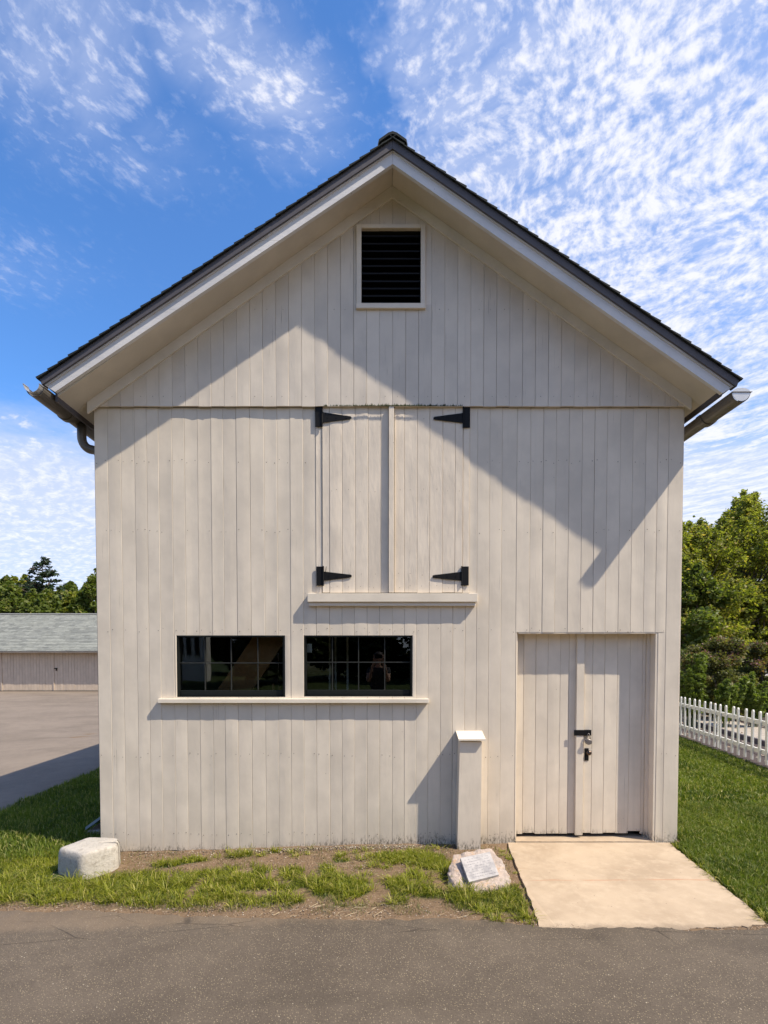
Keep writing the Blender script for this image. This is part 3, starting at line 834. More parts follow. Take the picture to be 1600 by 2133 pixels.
# ridge cap: bent pieces
cz = T1.z
for i in range(9):
    y0 = RY - .014 + i * 1.05
    cb = MB(); t = .028 + .0 * i
    zz = lambda py: at(818, py, RY).z
    P = [(T1.x - .124, zz(304)), (T1.x - .114, zz(293)), (T1.x - .035, zz(279)), (T1.x, zz(276)), (T1.x + .035, zz(279)), (T1.x + .114, zz(293)), (T1.x + .124, zz(304))]
    Q = [(x * .985 + T1.x * .015, z - .022) for x, z in P]
    cb.prism(P + Q[::-1], y0, y0 + 1.045); cb.build('ridge_cap', M['shingle'], roof)

# gutters: half-round trough, lap joint, brackets, end cap
def half_round(cx, z, r, y0, y1, t=.004):
    b = MB(); n = 12
    po = [(cx + r * math.cos(math.pi + math.pi * k / n), z + r * math.sin(math.pi + math.pi * k / n)) for k in range(n + 1)]
    pi_ = [(cx + (r - t) * math.cos(math.pi + math.pi * k / n), z + (r - t) * math.sin(math.pi + math.pi * k / n)) for k in range(n + 1)]
    for k in range(n):
        b.prism([po[k], po[k + 1], pi_[k + 1], pi_[k]], y0, y1)
    for xx in (cx - r, cx + r): b.tube([(xx, y0, z), (xx, y1, z)], .006, 6)
    return b
GUY = OY - .085
gL = at(73, 806, GUY); gR = at(1544, 817, GUY)
for s, g in ((-1, gL), (1, gR)):
    cx = g.x; r = .072
    gut = half_round(cx, g.z, r, GUY + .52, DEPTH).build('gutter', M['gutter'], barn)
    half_round(cx, g.z - .003, r + .006, GUY, GUY + .52).build('gutter_end_section', M['gutter'], gut)
    half_round(cx, g.z - .004, r + .014, GUY + .44, GUY + .50, .008).build('coupling', M['gutter'], gut)
    for k in range(8):
        y = GUY + .60 + k * .9
        MB().box(cx - .01, cx + .01, y, y + .02, g.z - .01, g.z + .04).build('bracket', M['black'], gut)
    if s > 0:
        n = 14
        cp = [(cx + (r + .001) * math.cos(math.pi * k / n + math.pi), g.z + (r + .001) * math.sin(math.pi + math.pi * k / n)) for k in range(n + 1)]
        cp += [(cx + (r + .001) * math.cos(math.pi * k / n), g.z + .035 * math.sin(math.pi * k / n)) for k in range(1, n)]
        MB().prism(cp, GUY - .004, GUY - .0005).build('end_cap', M['zinc'], gut)
        MB().box(cx - r - .012, cx + r + .016, GUY - .009, GUY - .0045, g.z - .003, g.z + .003).build('rim', M['gutter'], gut)
    else:
        half_round(cx, g.z + .001, r - .005, GUY - .05, GUY + .02, .003).build('open_end', M['zinc'], gut)
# downpipe on the left: elbow back to the wall and down
dp = at(170, 880, .18); wx = XL - .050
pts = [(dp.x, .18, gL.z - .05), (dp.x, .18, gL.z - .17)]
for k in range(1, 9):
    a = k / 8 * math.pi / 2 * .95
    pts.append((dp.x + .10 * (1 - math.cos(a)) + .0, .18, gL.z - .17 - .12 * math.sin(a)))
lx, _, lz = pts[-1]
pts += [(wx - .02, .18, lz - .012), (wx + .002, .18, lz - .05), (wx + .004, .18, lz - .12), (wx + .004, .18, .0)]
MB().tube(pts, .041, 12).build('downpipe', M['gutter'], barn, smooth=True)

# ---- louvred vent
vx0, vx1, vz0, vz1 = vent
o0 = at(742.5, 550, GY - .02); o1 = at(886.3, 550, GY - .02); otz = Z(466.5, GY - .02)
fr = MB()
fr.box(o0.x, vx0, GY - .020, GY - .0005, vz0, otz, .002); fr.box(vx1, o1.x, GY - .020, GY - .0005, vz0, otz, .002)
fr.box(vx0 + .0005, vx1 - .0005, GY - .020, GY - .0005, vz1, otz, .002)
ventf = fr.build('louvre_vent', M['trim'], barn)
MB().box(o0.x - .004, o1.x + .002, GY - .026, GY - .0007, Z(641.5, GY - .026), vz0 - .0006, .002).build('vent_sill', M['trim'], ventf)
bx = MB(); bx.box(vx0, vx1, .14, .15, vz0, vz1)
for p, q in ((vx0 - .012, vx0 - .0005), (vx1 + .0005, vx1 + .012)): bx.box(p, q, -.0085, .1395, vz0, vz1)
bx.box(vx0, vx1, .051, .1395, vz1 - .02, vz1 - .004); bx.box(vx0, vx1, .051, .1395, vz0 + .004, vz0 + .02)
bx.build('vent_box', M['slat'], ventf)
ns = 10; pitch = (vz1 - vz0) / ns
for i in range(ns):
    zz = vz0 + pitch * (i + .1)
    a = rnd.uniform(-.002, .002)
    MB().extrude([(vx0 + .001, GY + .006, zz + a), (vx0 + .001, GY + .006, zz + .012 + a), (vx0 + .001, GY + .075, zz + .065), (vx0 + .001, GY + .075, zz + .053)], (vx1 - vx0 - .002, 0, a * .8)).build('slat', M['slat'], ventf)

# ---- loft doors
LY = -.010
lx0, lx1, lzb, _ = holes['loft']; zt = ZLEDGE + .03
zd = Z(1235, LY)
# jamb strips either side
board('jamb_strip', lx0, X(671, 1050, LY), zd, zt, -.0035, .02, M['loft'], barn, tilt=.004)
board('jamb_strip', X(964.5, 1050, LY), lx1, zd, zt, -.0035, .02, M['loft'], barn, tilt=-.004)
def hinge(pxp, pxs, ytop, ybot, ys0, ys1, tip, ytip, par, twig=False):
    """strap hinge: upright plate, knuckle barrel, tapering strap with rounded tip"""
    hy = LY - .004; b = MB()
    x0, x1 = sorted((X(pxp[0], 1000, hy), X(pxp[1], 1000, hy))); kx = X(pxs, 1000, hy)
    b.box(x0, x1, hy - .005, hy + .0030, Z(ybot, hy), Z(ytop, hy), .0015)
    b.tube([(kx, hy - .007, Z(ybot, hy) - .002), (kx, hy - .007, Z(ytop, hy) + .002)], .007, 8)
    zt_, zb_ = Z(ys0, hy), Z(ys1, hy); tx = X(tip, 1000, hy); tz = Z(ytip, hy)
    s = 1 if tx > kx else -1
    pl = [(kx, zb_), (tx - s * .01, tz - .013)] + [(tx - s * .01 + s * .013 * math.sin(a), tz - .013 * math.cos(a)) for a in (.6, 1.2, 1.9, 2.5)] + [(tx - s * .01, tz + .013), (kx, zt_)]
    b.prism(pl, hy - .006, hy - .0012)
    for t in (.2, .5, .85):
        xx = kx + (tx - kx) * t; zz = (zt_ + zb_) / 2 + (tz - (zt_ + zb_) / 2) * t
        b.tube([(xx, hy - .0095, zz), (xx, hy - .005, zz)], .005, 8)
    if twig: b.tube([(kx + s * .02, hy - .006, zt_ - .01), (kx + s * .028, hy - .008, zt_ + .045)], .003, 5)
    return b.build('hinge', M['black'], par)
loft = []
for k, px in enumerate(([671.5, 686.5, 713, 740, 767, 793.5, 809.5], [821.5, 842.5, 869, 895, 922, 948, 964])):
    xs_ = [X(p, 1050, LY) for p in px]
    leaf = MB().box(xs_[0] + .004, xs_[-1] - .004, LY + .0215, LY + .032, zd + .01, ZLEDGE + .02).build('loft_door', M['dark'], barn)
    tag(leaf, 'left-hand loft door leaf carrying the centre batten' if k == 0 else 'right-hand loft door leaf, partly in the roof shadow')
    for a, c in zip(xs_[:-1], xs_[1:]):
        board('plank', a, c, zd + rnd.uniform(0, .005), zt, LY, .02, M['loft'], leaf, tilt=rnd.uniform(-.016, .016), cup=rnd.uniform(-.001, .0015), gap=.0011)
    loft.append(leaf)
board('batten', X(809.5, 1050, LY - .03), X(821.2, 1050, LY - .03), zd + .001, ZLEDGE - .001, LY - .030, .029, M['loft'], loft[0], tilt=0, cup=0)
MB().box(X(808.5, 1050, LY), X(823, 1050, LY), LY + .002, LY + .02, zd, ZLEDGE + .01).build('meeting_strip', M['dark'], loft[0])
hinge((657, 670), 671.5, 846.5, 889, 859, 881, 731.5, 870.5, loft[0]); hinge((658.5, 672), 673, 1180, 1220, 1190.5, 1210, 732, 1200, loft[0], True)
hinge((978.5, 966), 964.5, 848.5, 891, 860.5, 881.5, 903, 871.5, loft[1]); hinge((977.5, 964), 963, 1180, 1219.5, 1191, 1210, 902, 1201, loft[1])
# loft sill: thick board with a smaller one below
MB().box(X(640.5, 1245, -.06), X(995, 1245, -.06), -.060, -.0015, Z(1253.5, -.06), Z(1236, -.06), .002).build('loft_sill', M['bright'], barn)
MB().box(X(643, 1245, -.04), X(991.5, 1245, -.04), -.040, -.0015, Z(1262, -.04), Z(1253.5, -.06) - .0008, .002).build('sill_apron', M['trim'], barn)

# ---- windows
def window(hole, cols_px, ymid, yrail, label):
    x0, x1, z0, z1 = hole; WY = .045
    f = MB(); fw = .014
    # lining boards in the wall thickness
    f.box(x0 + .0005, x0 + fw, .003, .10, z0 + .0005, z1 - .0005); f.box(x1 - fw, x1 - .0005, .003, .10, z0 + .0005, z1 - .0005); f.box(x0 + fw + .0005, x1 - fw - .0005, .003, .10, z1 - fw, z1 - .0005)
    zr = Z(yrail, WY)
    f.box(x0 + fw + .0005, x1 - fw - .0005, .003, .10, z0 + .0005, z0 + .006)
    wn = f.build('window', M['sash'], barn); tag(wn, label)
    s = MB()
    xs_ = [X(p, 1385, WY) for p in cols_px]
    s.box(x0 + fw + .001, xs_[0] + .003, WY - .012, WY + .02, z0 + .007, z1 - fw - .001, .002); s.box(xs_[-1] - .003, x1 - fw - .001, WY - .012, WY + .02, z0 + .007, z1 - fw - .001, .002)
    s.box(xs_[0] + .0035, xs_[-1] - .0035, WY - .012, WY + .02, z0 + .007, zr, .002)
    s.build('sash', M['sash'], wn)
    zm = Z(ymid, WY); mt = .0045
    MB().box(xs_[0] + .0035, xs_[-1] - .0035, WY - .008, WY + .006, zm - mt, zm + mt, .001).build('muntin', M['munt'], wn)
    for xx in xs_[1:-1]:
        MB().box(xx - mt, xx + mt, WY - .0065, WY + .006, zr + .0005, z1 - fw - .001, .001).build('muntin', M['munt'], wn)
    xe = [xs_[0] + .0035] + xs_[1:-1] + [xs_[-1] - .0035]
    for i in range(4):
        for lo, hi in ((zr, zm), (zm, z1 - fw)):
            a = MB().box(xe[i] + .0005, xe[i + 1] - .0005, WY + .0065, WY + .0095, lo + .0005, hi - .0005).build('pane', M['glass'], wn)
    return wn
M['munt'] = simple('grey green muntin paint', (.028, .030, .028), .45, 0, .3, 40, .1, .001, .3)
window(holes['winL'], [373, 427.5, 482, 537.5, 590], 1381, 1438, 'left of the two windows, with a slanting timber seen inside')
window(holes['winR'], [638.5, 692.5, 747, 801.5, 855], 1379.5, 1437, 'right of the two windows, nearer the middle of the wall')
SY = -.05
MB().box(X(328, 1460, SY), X(893.6, 1460, SY), SY, -.0015, Z(1464.5, SY), Z(1456, SY), .002).build('window_sill', M['bright'], barn)
for h in (holes['winL'], holes['winR']):
    MB().box(h[0] + .001, h[1] - .001, -.0012, .0025, Z(1456, SY) - .02, Z(1456, SY) + .001).build('sill_upstand', M['bright'], barn)
# things inside the barn seen through the glass
MB().extrude([at(430, 1470, .22), at(505, 1470, .22), at(600, 1325, .22), at(545, 1300, .22)], (0, .05, 0)).build('slanting_timber', M['timber'], barn)
for px in (685, 697, 722):
    MB().box(X(px, 1380, .7), X(px, 1380, .7) + .02, .7, .73, -.02, 2.6).build('stud', M['whitewall'], barn)
for px, ht in ((503, 1420), (567, 1425), (580, 1430)):
    MB().box(X(px, 1440, .3), X(px, 1440, .3) + .022, .3, .33, .0, Z(ht, .3)).build('stake', M['timber'], barn)
MB().box(X(638, 1340, .056), X(650, 1340, .056), .0565, .058, Z(1359, .056), Z(1341, .056)).build('paper_notice', M['whitewall'], barn)

# ---- big plank doors at the right, set back in the wall
DY = 89 / 225.0 / 3.35
dx0, dx1, _, dz1 = holes['door']
zdb = Z(1737, DY)
jb = MB(); jb.box(dx0 + .0005, dx0 + .012, .0235, DY + .04, -.05, dz1 - .0005); jb.box(dx1 - .02, dx1 - .0005, .003, DY + .04, -.002, dz1 - .0125); jb.box(dx0 + .0125, dx1 - .0005, .003, DY + .04, dz1 - .012, dz1 - .0005)
jb.build('door_lining', M['board'], barn)
MB().box(dx1 - .050, dx1 - .0205, DY - .02, DY + .04, 0, dz1 - .0125).build('door_stop', M['board'], barn)
for k, px in enumerate(([1084, 1090, 1115.5, 1140.5, 1166, 1184, 1200], [1216, 1233.5, 1258.5, 1285, 1311, 1337, 1357])):
    xs_ = [X(p, 1500, DY) for p in px]
    if k == 0: xs_[0] = dx0 + .013
    else: xs_[-1] = dx1 - .0515
    leaf = MB().box(xs_[0] + .003, xs_[-1] - .003, DY + .0215, DY + .045, zdb + .03, dz1 - .013).build('barn_door', M['dark'], barn)
    tag(leaf, 'left leaf of the plank doors, under the batten' if k == 0 else 'right leaf of the plank doors, rotted along its foot')
    for a, c in zip(xs_[:-1], xs_[1:]):
        board('plank', a, c, zdb + rnd.uniform(0, .012) + (.022 if k == 1 and 1300 < CX + F * a / (D + DY) < 1330 else 0), dz1 - .0125, DY, .02, M['board'], leaf, tilt=rnd.uniform(-.014, .014))
    if k == 0: dl = leaf
    else: dr = leaf
bx0, bx1 = X(1200.5, 1500, DY - .03), X(1216.5, 1500, DY - .03)
MB().box(X(1200, 1500, DY), X(1217, 1500, DY), DY + .001, DY + .02, zdb + .01, dz1 - .013).build('meeting_strip', M['dark'], dl)
board('batten', bx0, bx1, zdb - .002, dz1 - .0125, DY - .030, .029, M['board'], dl, tilt=.0, cup=0)
# hasp, latch plate and knob
hy = DY - .036
hb = MB(); hb.box(X(1196, 1526, hy), X(1232, 1526, hy), hy, hy + .0055, Z(1532.4, hy), Z(1520.6, hy), .0012)
hb.box(X(1218, 1526, hy), X(1231, 1526, hy), hy + .0056, DY - .0005, Z(1532, hy), Z(1521, hy))
hb.tube([(X(1225, 1526, hy), hy + .004, Z(1524, hy)), (X(1225, 1526, hy), hy - .012, Z(1527, hy)), (X(1225, 1526, hy), hy + .004, Z(1531, hy))], .0028, 6)
hb.build('hasp', M['black'], dr)
py_ = DY - .006
lt = MB().box(X(1218, 1570, py_), X(1226.5, 1570, py_), py_, DY - .0005, Z(1584.5, py_), Z(1558.5, py_), .001).build('latch_plate', M['black'], dr)
kn = MB(); kc = at(1228, 1569, DY - .045)
prof = [(0, .0), (.012, .002), (.022, .010), (.025, .019), (.021, .028), (.011, .033), (.009, .040), (.009, .045)]
n = 14
for r_, dy in prof:
    for k in range(n): kn.v.append((kc.x + r_ * math.cos(2 * math.pi * k / n), kc.y - .012 + dy + .006, kc.z + r_ * math.sin(2 * math.pi * k / n)))
for i in range(len(prof) - 1):
    for k in range(n): kn.f.append((i * n + k, i * n + (k + 1) % n, (i + 1) * n + (k + 1) % n, (i + 1) * n + k))
kn.build('knob', M['brass'], lt, smooth=True)
# padlock
pc = at(1226, 1545.5, hy - .014)
pb = MB(); n = 16
for yy, rr in ((-.011, .88), (-.008, 1.0), (.008, 1.0), (.011, .88)):
    for k in range(n):
        a = 2 * math.pi * k / n; pb.v.append((pc.x + .032 * rr * math.cos(a), pc.y + yy, pc.z + .026 * rr * math.sin(a)))
for i in range(3):
    for k in range(n): pb.f.append((i * n + k, i * n + (k + 1) % n, (i + 1) * n + (k + 1) % n, (i + 1) * n + k))
pb.f.append(tuple(range(n))); pb.f.append(tuple(3 * n + k for k in range(n - 1, -1, -1)))
pad = empty('padlock', tuple(pc), 'round grey steel padlock hanging from the black hasp on the plank doors', 'padlock')
pb.build('body', M['steel'], pad)
sh = [(pc.x - .016, pc.y, pc.z + .02), (pc.x - .014, pc.y, pc.z + .055), (pc.x - .006, pc.y, pc.z + .078), (pc.x + .002, pc.y, pc.z + .080), (pc.x + .012, pc.y, pc.z + .062), (pc.x + .017, pc.y, pc.z + .02)]
MB().tube(sh, .0036, 8).build('shackle', M['steel'], pad, smooth=True)
# threshold of concrete inside the opening
tb = MB(); nseg = 30; P = []
for k in range(nseg + 1):
    x = dx0 + .002 + (dx1 - dx0 - .004) * k / nseg; P.append((x, -.008 + rnd.uniform(-.004, .004)))
n = len(P); poly = P + [(dx1 - .002, DY + .3), (dx0 + .002, DY + .3)]
tb.v = [(x, y, .002) for x, y in poly] + [(x, y, -.12) for x, y in poly]; n = len(poly)
tb.f = [tuple(range(n))] + [(i, i + n, (i + 1) % n + n, (i + 1) % n) for i in range(n)]
tb.build('threshold', M['conc'], barn)

# ---- boxed pipe cover with a sloping cap
PD = -.150
b0 = at(958.3, 1545, PD); b1 = at(1003.8, 1545, PD); c0 = at(952.5, 1772, PD); c1 = at(1001, 1772, PD)
pcv = MB(); t = .0
z0, z1 = c0.z, b0.z
pcv.v = [(c0.x, PD, z0), (c1.x, PD, z0), (b1.x, PD, z1), (b0.x, PD, z1), (c0.x, -.0015, z0), (c1.x, -.0015, z0), (b1.x, -.0015, z1), (b0.x, -.0015, z1)]
pcv.f = [(0, 1, 2, 3), (7, 6, 5, 4), (0, 4, 5, 1), (1, 5, 6, 2), (2, 6, 7, 3), (3, 7, 4, 0)]
pcv = pcv.build('pipe_cover', M['board'], barn)
CY = -.185
k0 = at(955.5, 1540.5, CY); k1 = at(1012, 1541, CY); zk = Z(1522, -.0015)
cp = MB(); 
cp.v = [(k0.x, CY, k0.z - .010), (k1.x, CY, k0.z - .010), (k1.x, CY, k0.z + .004), (k0.x, CY, k0.z + .004),
        (k0.x, -.0015, zk - .014), (k1.x, -.0015, zk - .014), (k1.x, -.0015, zk), (k0.x, -.0015, zk)]
cp.f = [(0, 1, 2, 3), (7, 6, 5, 4), (0, 4, 5, 1), (1, 5, 6, 2), (2, 6, 7, 3), (3, 7, 4, 0)]
cp.build('cap', M['bright'], pcv)

# ---- nail heads and moss
nb = MB()
def nail(x, y, z, r=.0032):
    n0 = len(nb.v)
    for k in range(6): nb.v.append((x + r * math.cos(k * math.pi / 3), y, z + r * math.sin(k * math.pi / 3)))
    nb.v.append((x, y - .0012, z))
    for k in range(6): nb.f.append((n0 + k, n0 + (k + 1) % 6, n0 + 6))
for a, c in zip(seams[:-1], seams[1:]):
    for py in (962, 1107, 1313, 1573, 1737):
        for xx in (a + .022, c - .022):
            z = Z(py) + rnd.uniform(-.02, .02)
            if any(h[0] - .01 < xx < h[1] + .01 and h[2] - .01 < z < h[3] for h in hl): continue
            if rnd.random() < .6: nail(xx, -.004, z, rnd.uniform(.0028, .0048))
for a, c in zip(gs[:-1], gs[1:]):
    for py in (645, 826):
        xx = (a + c) / 2 + rnd.uniform(-.03, .03); z = Z(py, GY)
        if z < roof_z(xx) - .2 and rnd.random() < .8 and not (vent[0] - .02 < xx < vent[1] + .02 and z > vent[2] - .04): nail(xx, GY - .004, z, rnd.uniform(.0025, .004))
for px in (690, 703, 726, 752, 780, 833, 857, 881, 908, 935, 958):
    for py in (872, 1022, 1197, 1222): nail(X(px + rnd.uniform(-3, 3), py, LY), LY - .005, Z(py + rnd.uniform(-3, 3), LY), .003)
tag(nb.build('nail_heads', M['nail'], barn, fix=False), kind='stuff')
mb = MB()
for k in range(420):
    px = rnd.gauss(820, 75)
    if not 675 < px < 965: continue
    x = X(px, 845, GY); z = ZLEDGE - .003; y = GY - .004 + rnd.uniform(-.004, .0); h = rnd.uniform(.006, .016) * (1.9 if rnd.random() < .15 else 1); r = rnd.uniform(.003, .007)
    n0 = len(mb.v); mb.v += [(x - r, y, z), (x + r, y - .002, z), (x + rnd.uniform(-.006, .006), y - .004, z + h), (x, y - .008, z - .002)]
    mb.f += [(n0, n0 + 1, n0 + 2), (n0 + 3, n0 + 1, n0 + 2), (n0, n0 + 3, n0 + 2)]
tag(mb.build('moss', M['moss'], barn, fix=False), kind='stuff')

#@@REST@@
# ------------------------------------------------------------------ stones by the wall
def rock_mesh(cx, cy, hull, seed, sub=4, rough=.02, cuts=()):
    """faceted stone: subdivided box pushed to a hull and roughened"""
    import bmesh
    bm = bmesh.new(); bmesh.ops.create_cube(bm, size=2)
    bmesh.ops.subdivide_edges(bm, edges=bm.edges, cuts=2 ** sub // 2, use_grid_fill=True)
    from mathutils import noise as mn
    for v in bm.verts:
        x, y, z = hull(v.co.x, v.co.y, v.co.z)
        n = mn.fractal(Vector((x * 9 + seed, y * 9, z * 9)), .9, 2.0, 5)
        n2 = mn.noise(Vector((x * 3.2 + seed, y * 3.2, z * 3.2)))
        d = Vector((v.co.x, v.co.y, v.co.z)).normalized() * (n * rough + n2 * rough * 1.6)
        v.co = Vector((cx + x, cy + y, z)) + d
    return bm


def mk_stone(name, a, c_, spk, stain=None):
    b = mat(name)
    n = b.noise(b.oc, 5, 5, .65); n2 = b.noise(b.oc, 55, 4, .75); n3 = b.noise(b.oc, 16, 5, .7)
    c = b.mix(b.ss(n, .35, .65), a, c_); c = b.mix(b.ss(n2, .52, .68, 0, .7), c, spk); c = b.mix(b.ss(n2, .42, .30, 0, .6), c, tuple(x * .35 for x in a))
    if stain: c = b.mix(b.ss(n3, .52, .68, 0, .7), c, stain)
    b.put(b.p.inputs['Base Color'], c); b.p.inputs['Roughness'].default_value = .85
    b.link(b.bump(b.m('ADD', b.m('MULTIPLY', n2, .6), n3), .7, .012), b.p.inputs['Normal']); return b.mat
M['stone'] = mk_stone('pale limestone', (.40, .37, .325), (.47, .435, .38), (.52, .48, .42), (.27, .235, .19))
M['granite'] = mk_stone('pink granite', (.47, .37, .30), (.32, .27, .24), (.58, .50, .44), (.47, .30, .17))
M['chip'] = mk_stone('pinkish broken edge', (.50, .38, .33), (.42, .33, .28), (.62, .52, .46))

import bmesh
# cut block at the left corner
bc = atz(183, 1800, .02)
fl = atz(117, 1822, -.11); fm = atz(172, 1838, -.11); fr_ = atz(247, 1815, -.11)
base = [Vector((fl.x, fl.y, 0)), Vector((fm.x + .0, fm.y, 0)), Vector((fr_.x, fr_.y, 0)), Vector((fl.x + (fr_.x - fm.x) * .9 + .02, fr_.y + .27, 0)), Vector((fl.x + .06, fl.y + .30, 0))]
def block():
    bm = bmesh.new()
    topz = .118
    ring = []
    prof = [(-.16, 1.0), (-.05, .995), (.050, .985), (.082, .97), (.102, .945), (.114, .905), (topz, .85)]
    pts = [fl, fm, fr_]
    A = Vector((fl.x, fl.y)); B = Vector((fm.x, fm.y)); C_ = Vector((fr_.x, fr_.y)); E = Vector((fr_.x - .07, fr_.y + .20)); G = Vector((fl.x + .12, fl.y + .30))
    poly = []
    cor = [A, B, C_, E, G]
    n = len(cor)
    for i in range(n):
        p, q = cor[i], cor[(i + 1) % n]; o = cor[i - 1]
        rr = .15
        for t in (-1, -.5, 0, .5, 1):
            if t < 0: d = p + (o - p).normalized() * rr * -t * .5
            else: d = p + (q - p).normalized() * rr * t * .5
            if t == 0: d = p * .70 + (p + (o - p).normalized() * rr * .5 + p + (q - p).normalized() * rr * .5) * .15
            poly.append(d)
        for t in (.35, .5, .65): poly.append(p.lerp(q, t))
    cen = sum(poly, Vector((0, 0))) / len(poly)
    from mathutils import noise as mn
    for z, k in prof:
        r_ = []
        for p in poly:
            q = cen + (p - cen) * k; nn = mn.fractal(Vector((q.x * 14, q.y * 14, z * 14)), .8, 2, 4) * .006
            r_.append(bm.verts.new((q.x + nn, q.y - nn, z + (nn * .8 if z > .05 else 0))))
        ring.append(r_)
    for i in range(len(ring) - 1):
        for k in range(len(poly)):
            bm.faces.new((ring[i][k], ring[i][(k + 1) % len(poly)], ring[i + 1][(k + 1) % len(poly)], ring[i + 1][k]))
    cv = bm.verts.new((cen.x, cen.y, topz + .004)); 
    inner = [bm.verts.new((cen.x + (p.x - cen.x) * .45, cen.y + (p.y - cen.y) * .45, topz + .004 + rnd.uniform(-.002, .002))) for p in poly]
    for k in range(len(poly)):
        k2 = (k + 1) % len(poly)
        bm.faces.new((ring[-1][k], ring[-1][k2], inner[k2], inner[k])); bm.faces.new((inner[k], inner[k2], cv))
    bmesh.ops.recalc_face_normals(bm, faces=bm.faces)
    me = bpy.data.meshes.new('stone_block'); bm.to_mesh(me); bm.free(); me.materials.append(M['stone'])
    me.polygons.foreach_set('use_smooth', [True] * len(me.polygons))
    o = link(bpy.data.objects.new('stone_block', me))
    tag(o, 'pale cut stone block with rounded edges standing in grass at the barn left corner', 'stone')
    # hoop-shaped hollow is left as relief: a broken rough band along the front upper edge
    cb = MB()
    for i in range(90):
        t = .12 + .74 * i / 89; p = A.lerp(B, t)
        q = cen + (p - cen) * .90
        s = rnd.uniform(.004, .012); z = .088 + rnd.uniform(-.014, .012)
        x, y = q.x + rnd.uniform(-.006, .006), q.y + rnd.uniform(-.002, .008)
        n0 = len(cb.v); cb.v += [(x - s, y, z), (x, y - s * .8, z - s * .3), (x + s, y, z + .002), (x, y + s, z + .004), (x, y, z + s * .75), (x, y, z - s)]
        cb.f += [(n0, n0 + 1, n0 + 4), (n0 + 1, n0 + 2, n0 + 4), (n0 + 2, n0 + 3, n0 + 4), (n0 + 3, n0, n0 + 4), (n0, n0 + 5, n0 + 1), (n0 + 1, n0 + 5, n0 + 2)]
    tag(cb.build('broken_edge', M['chip'], o, smooth=False), kind='stuff')
block()

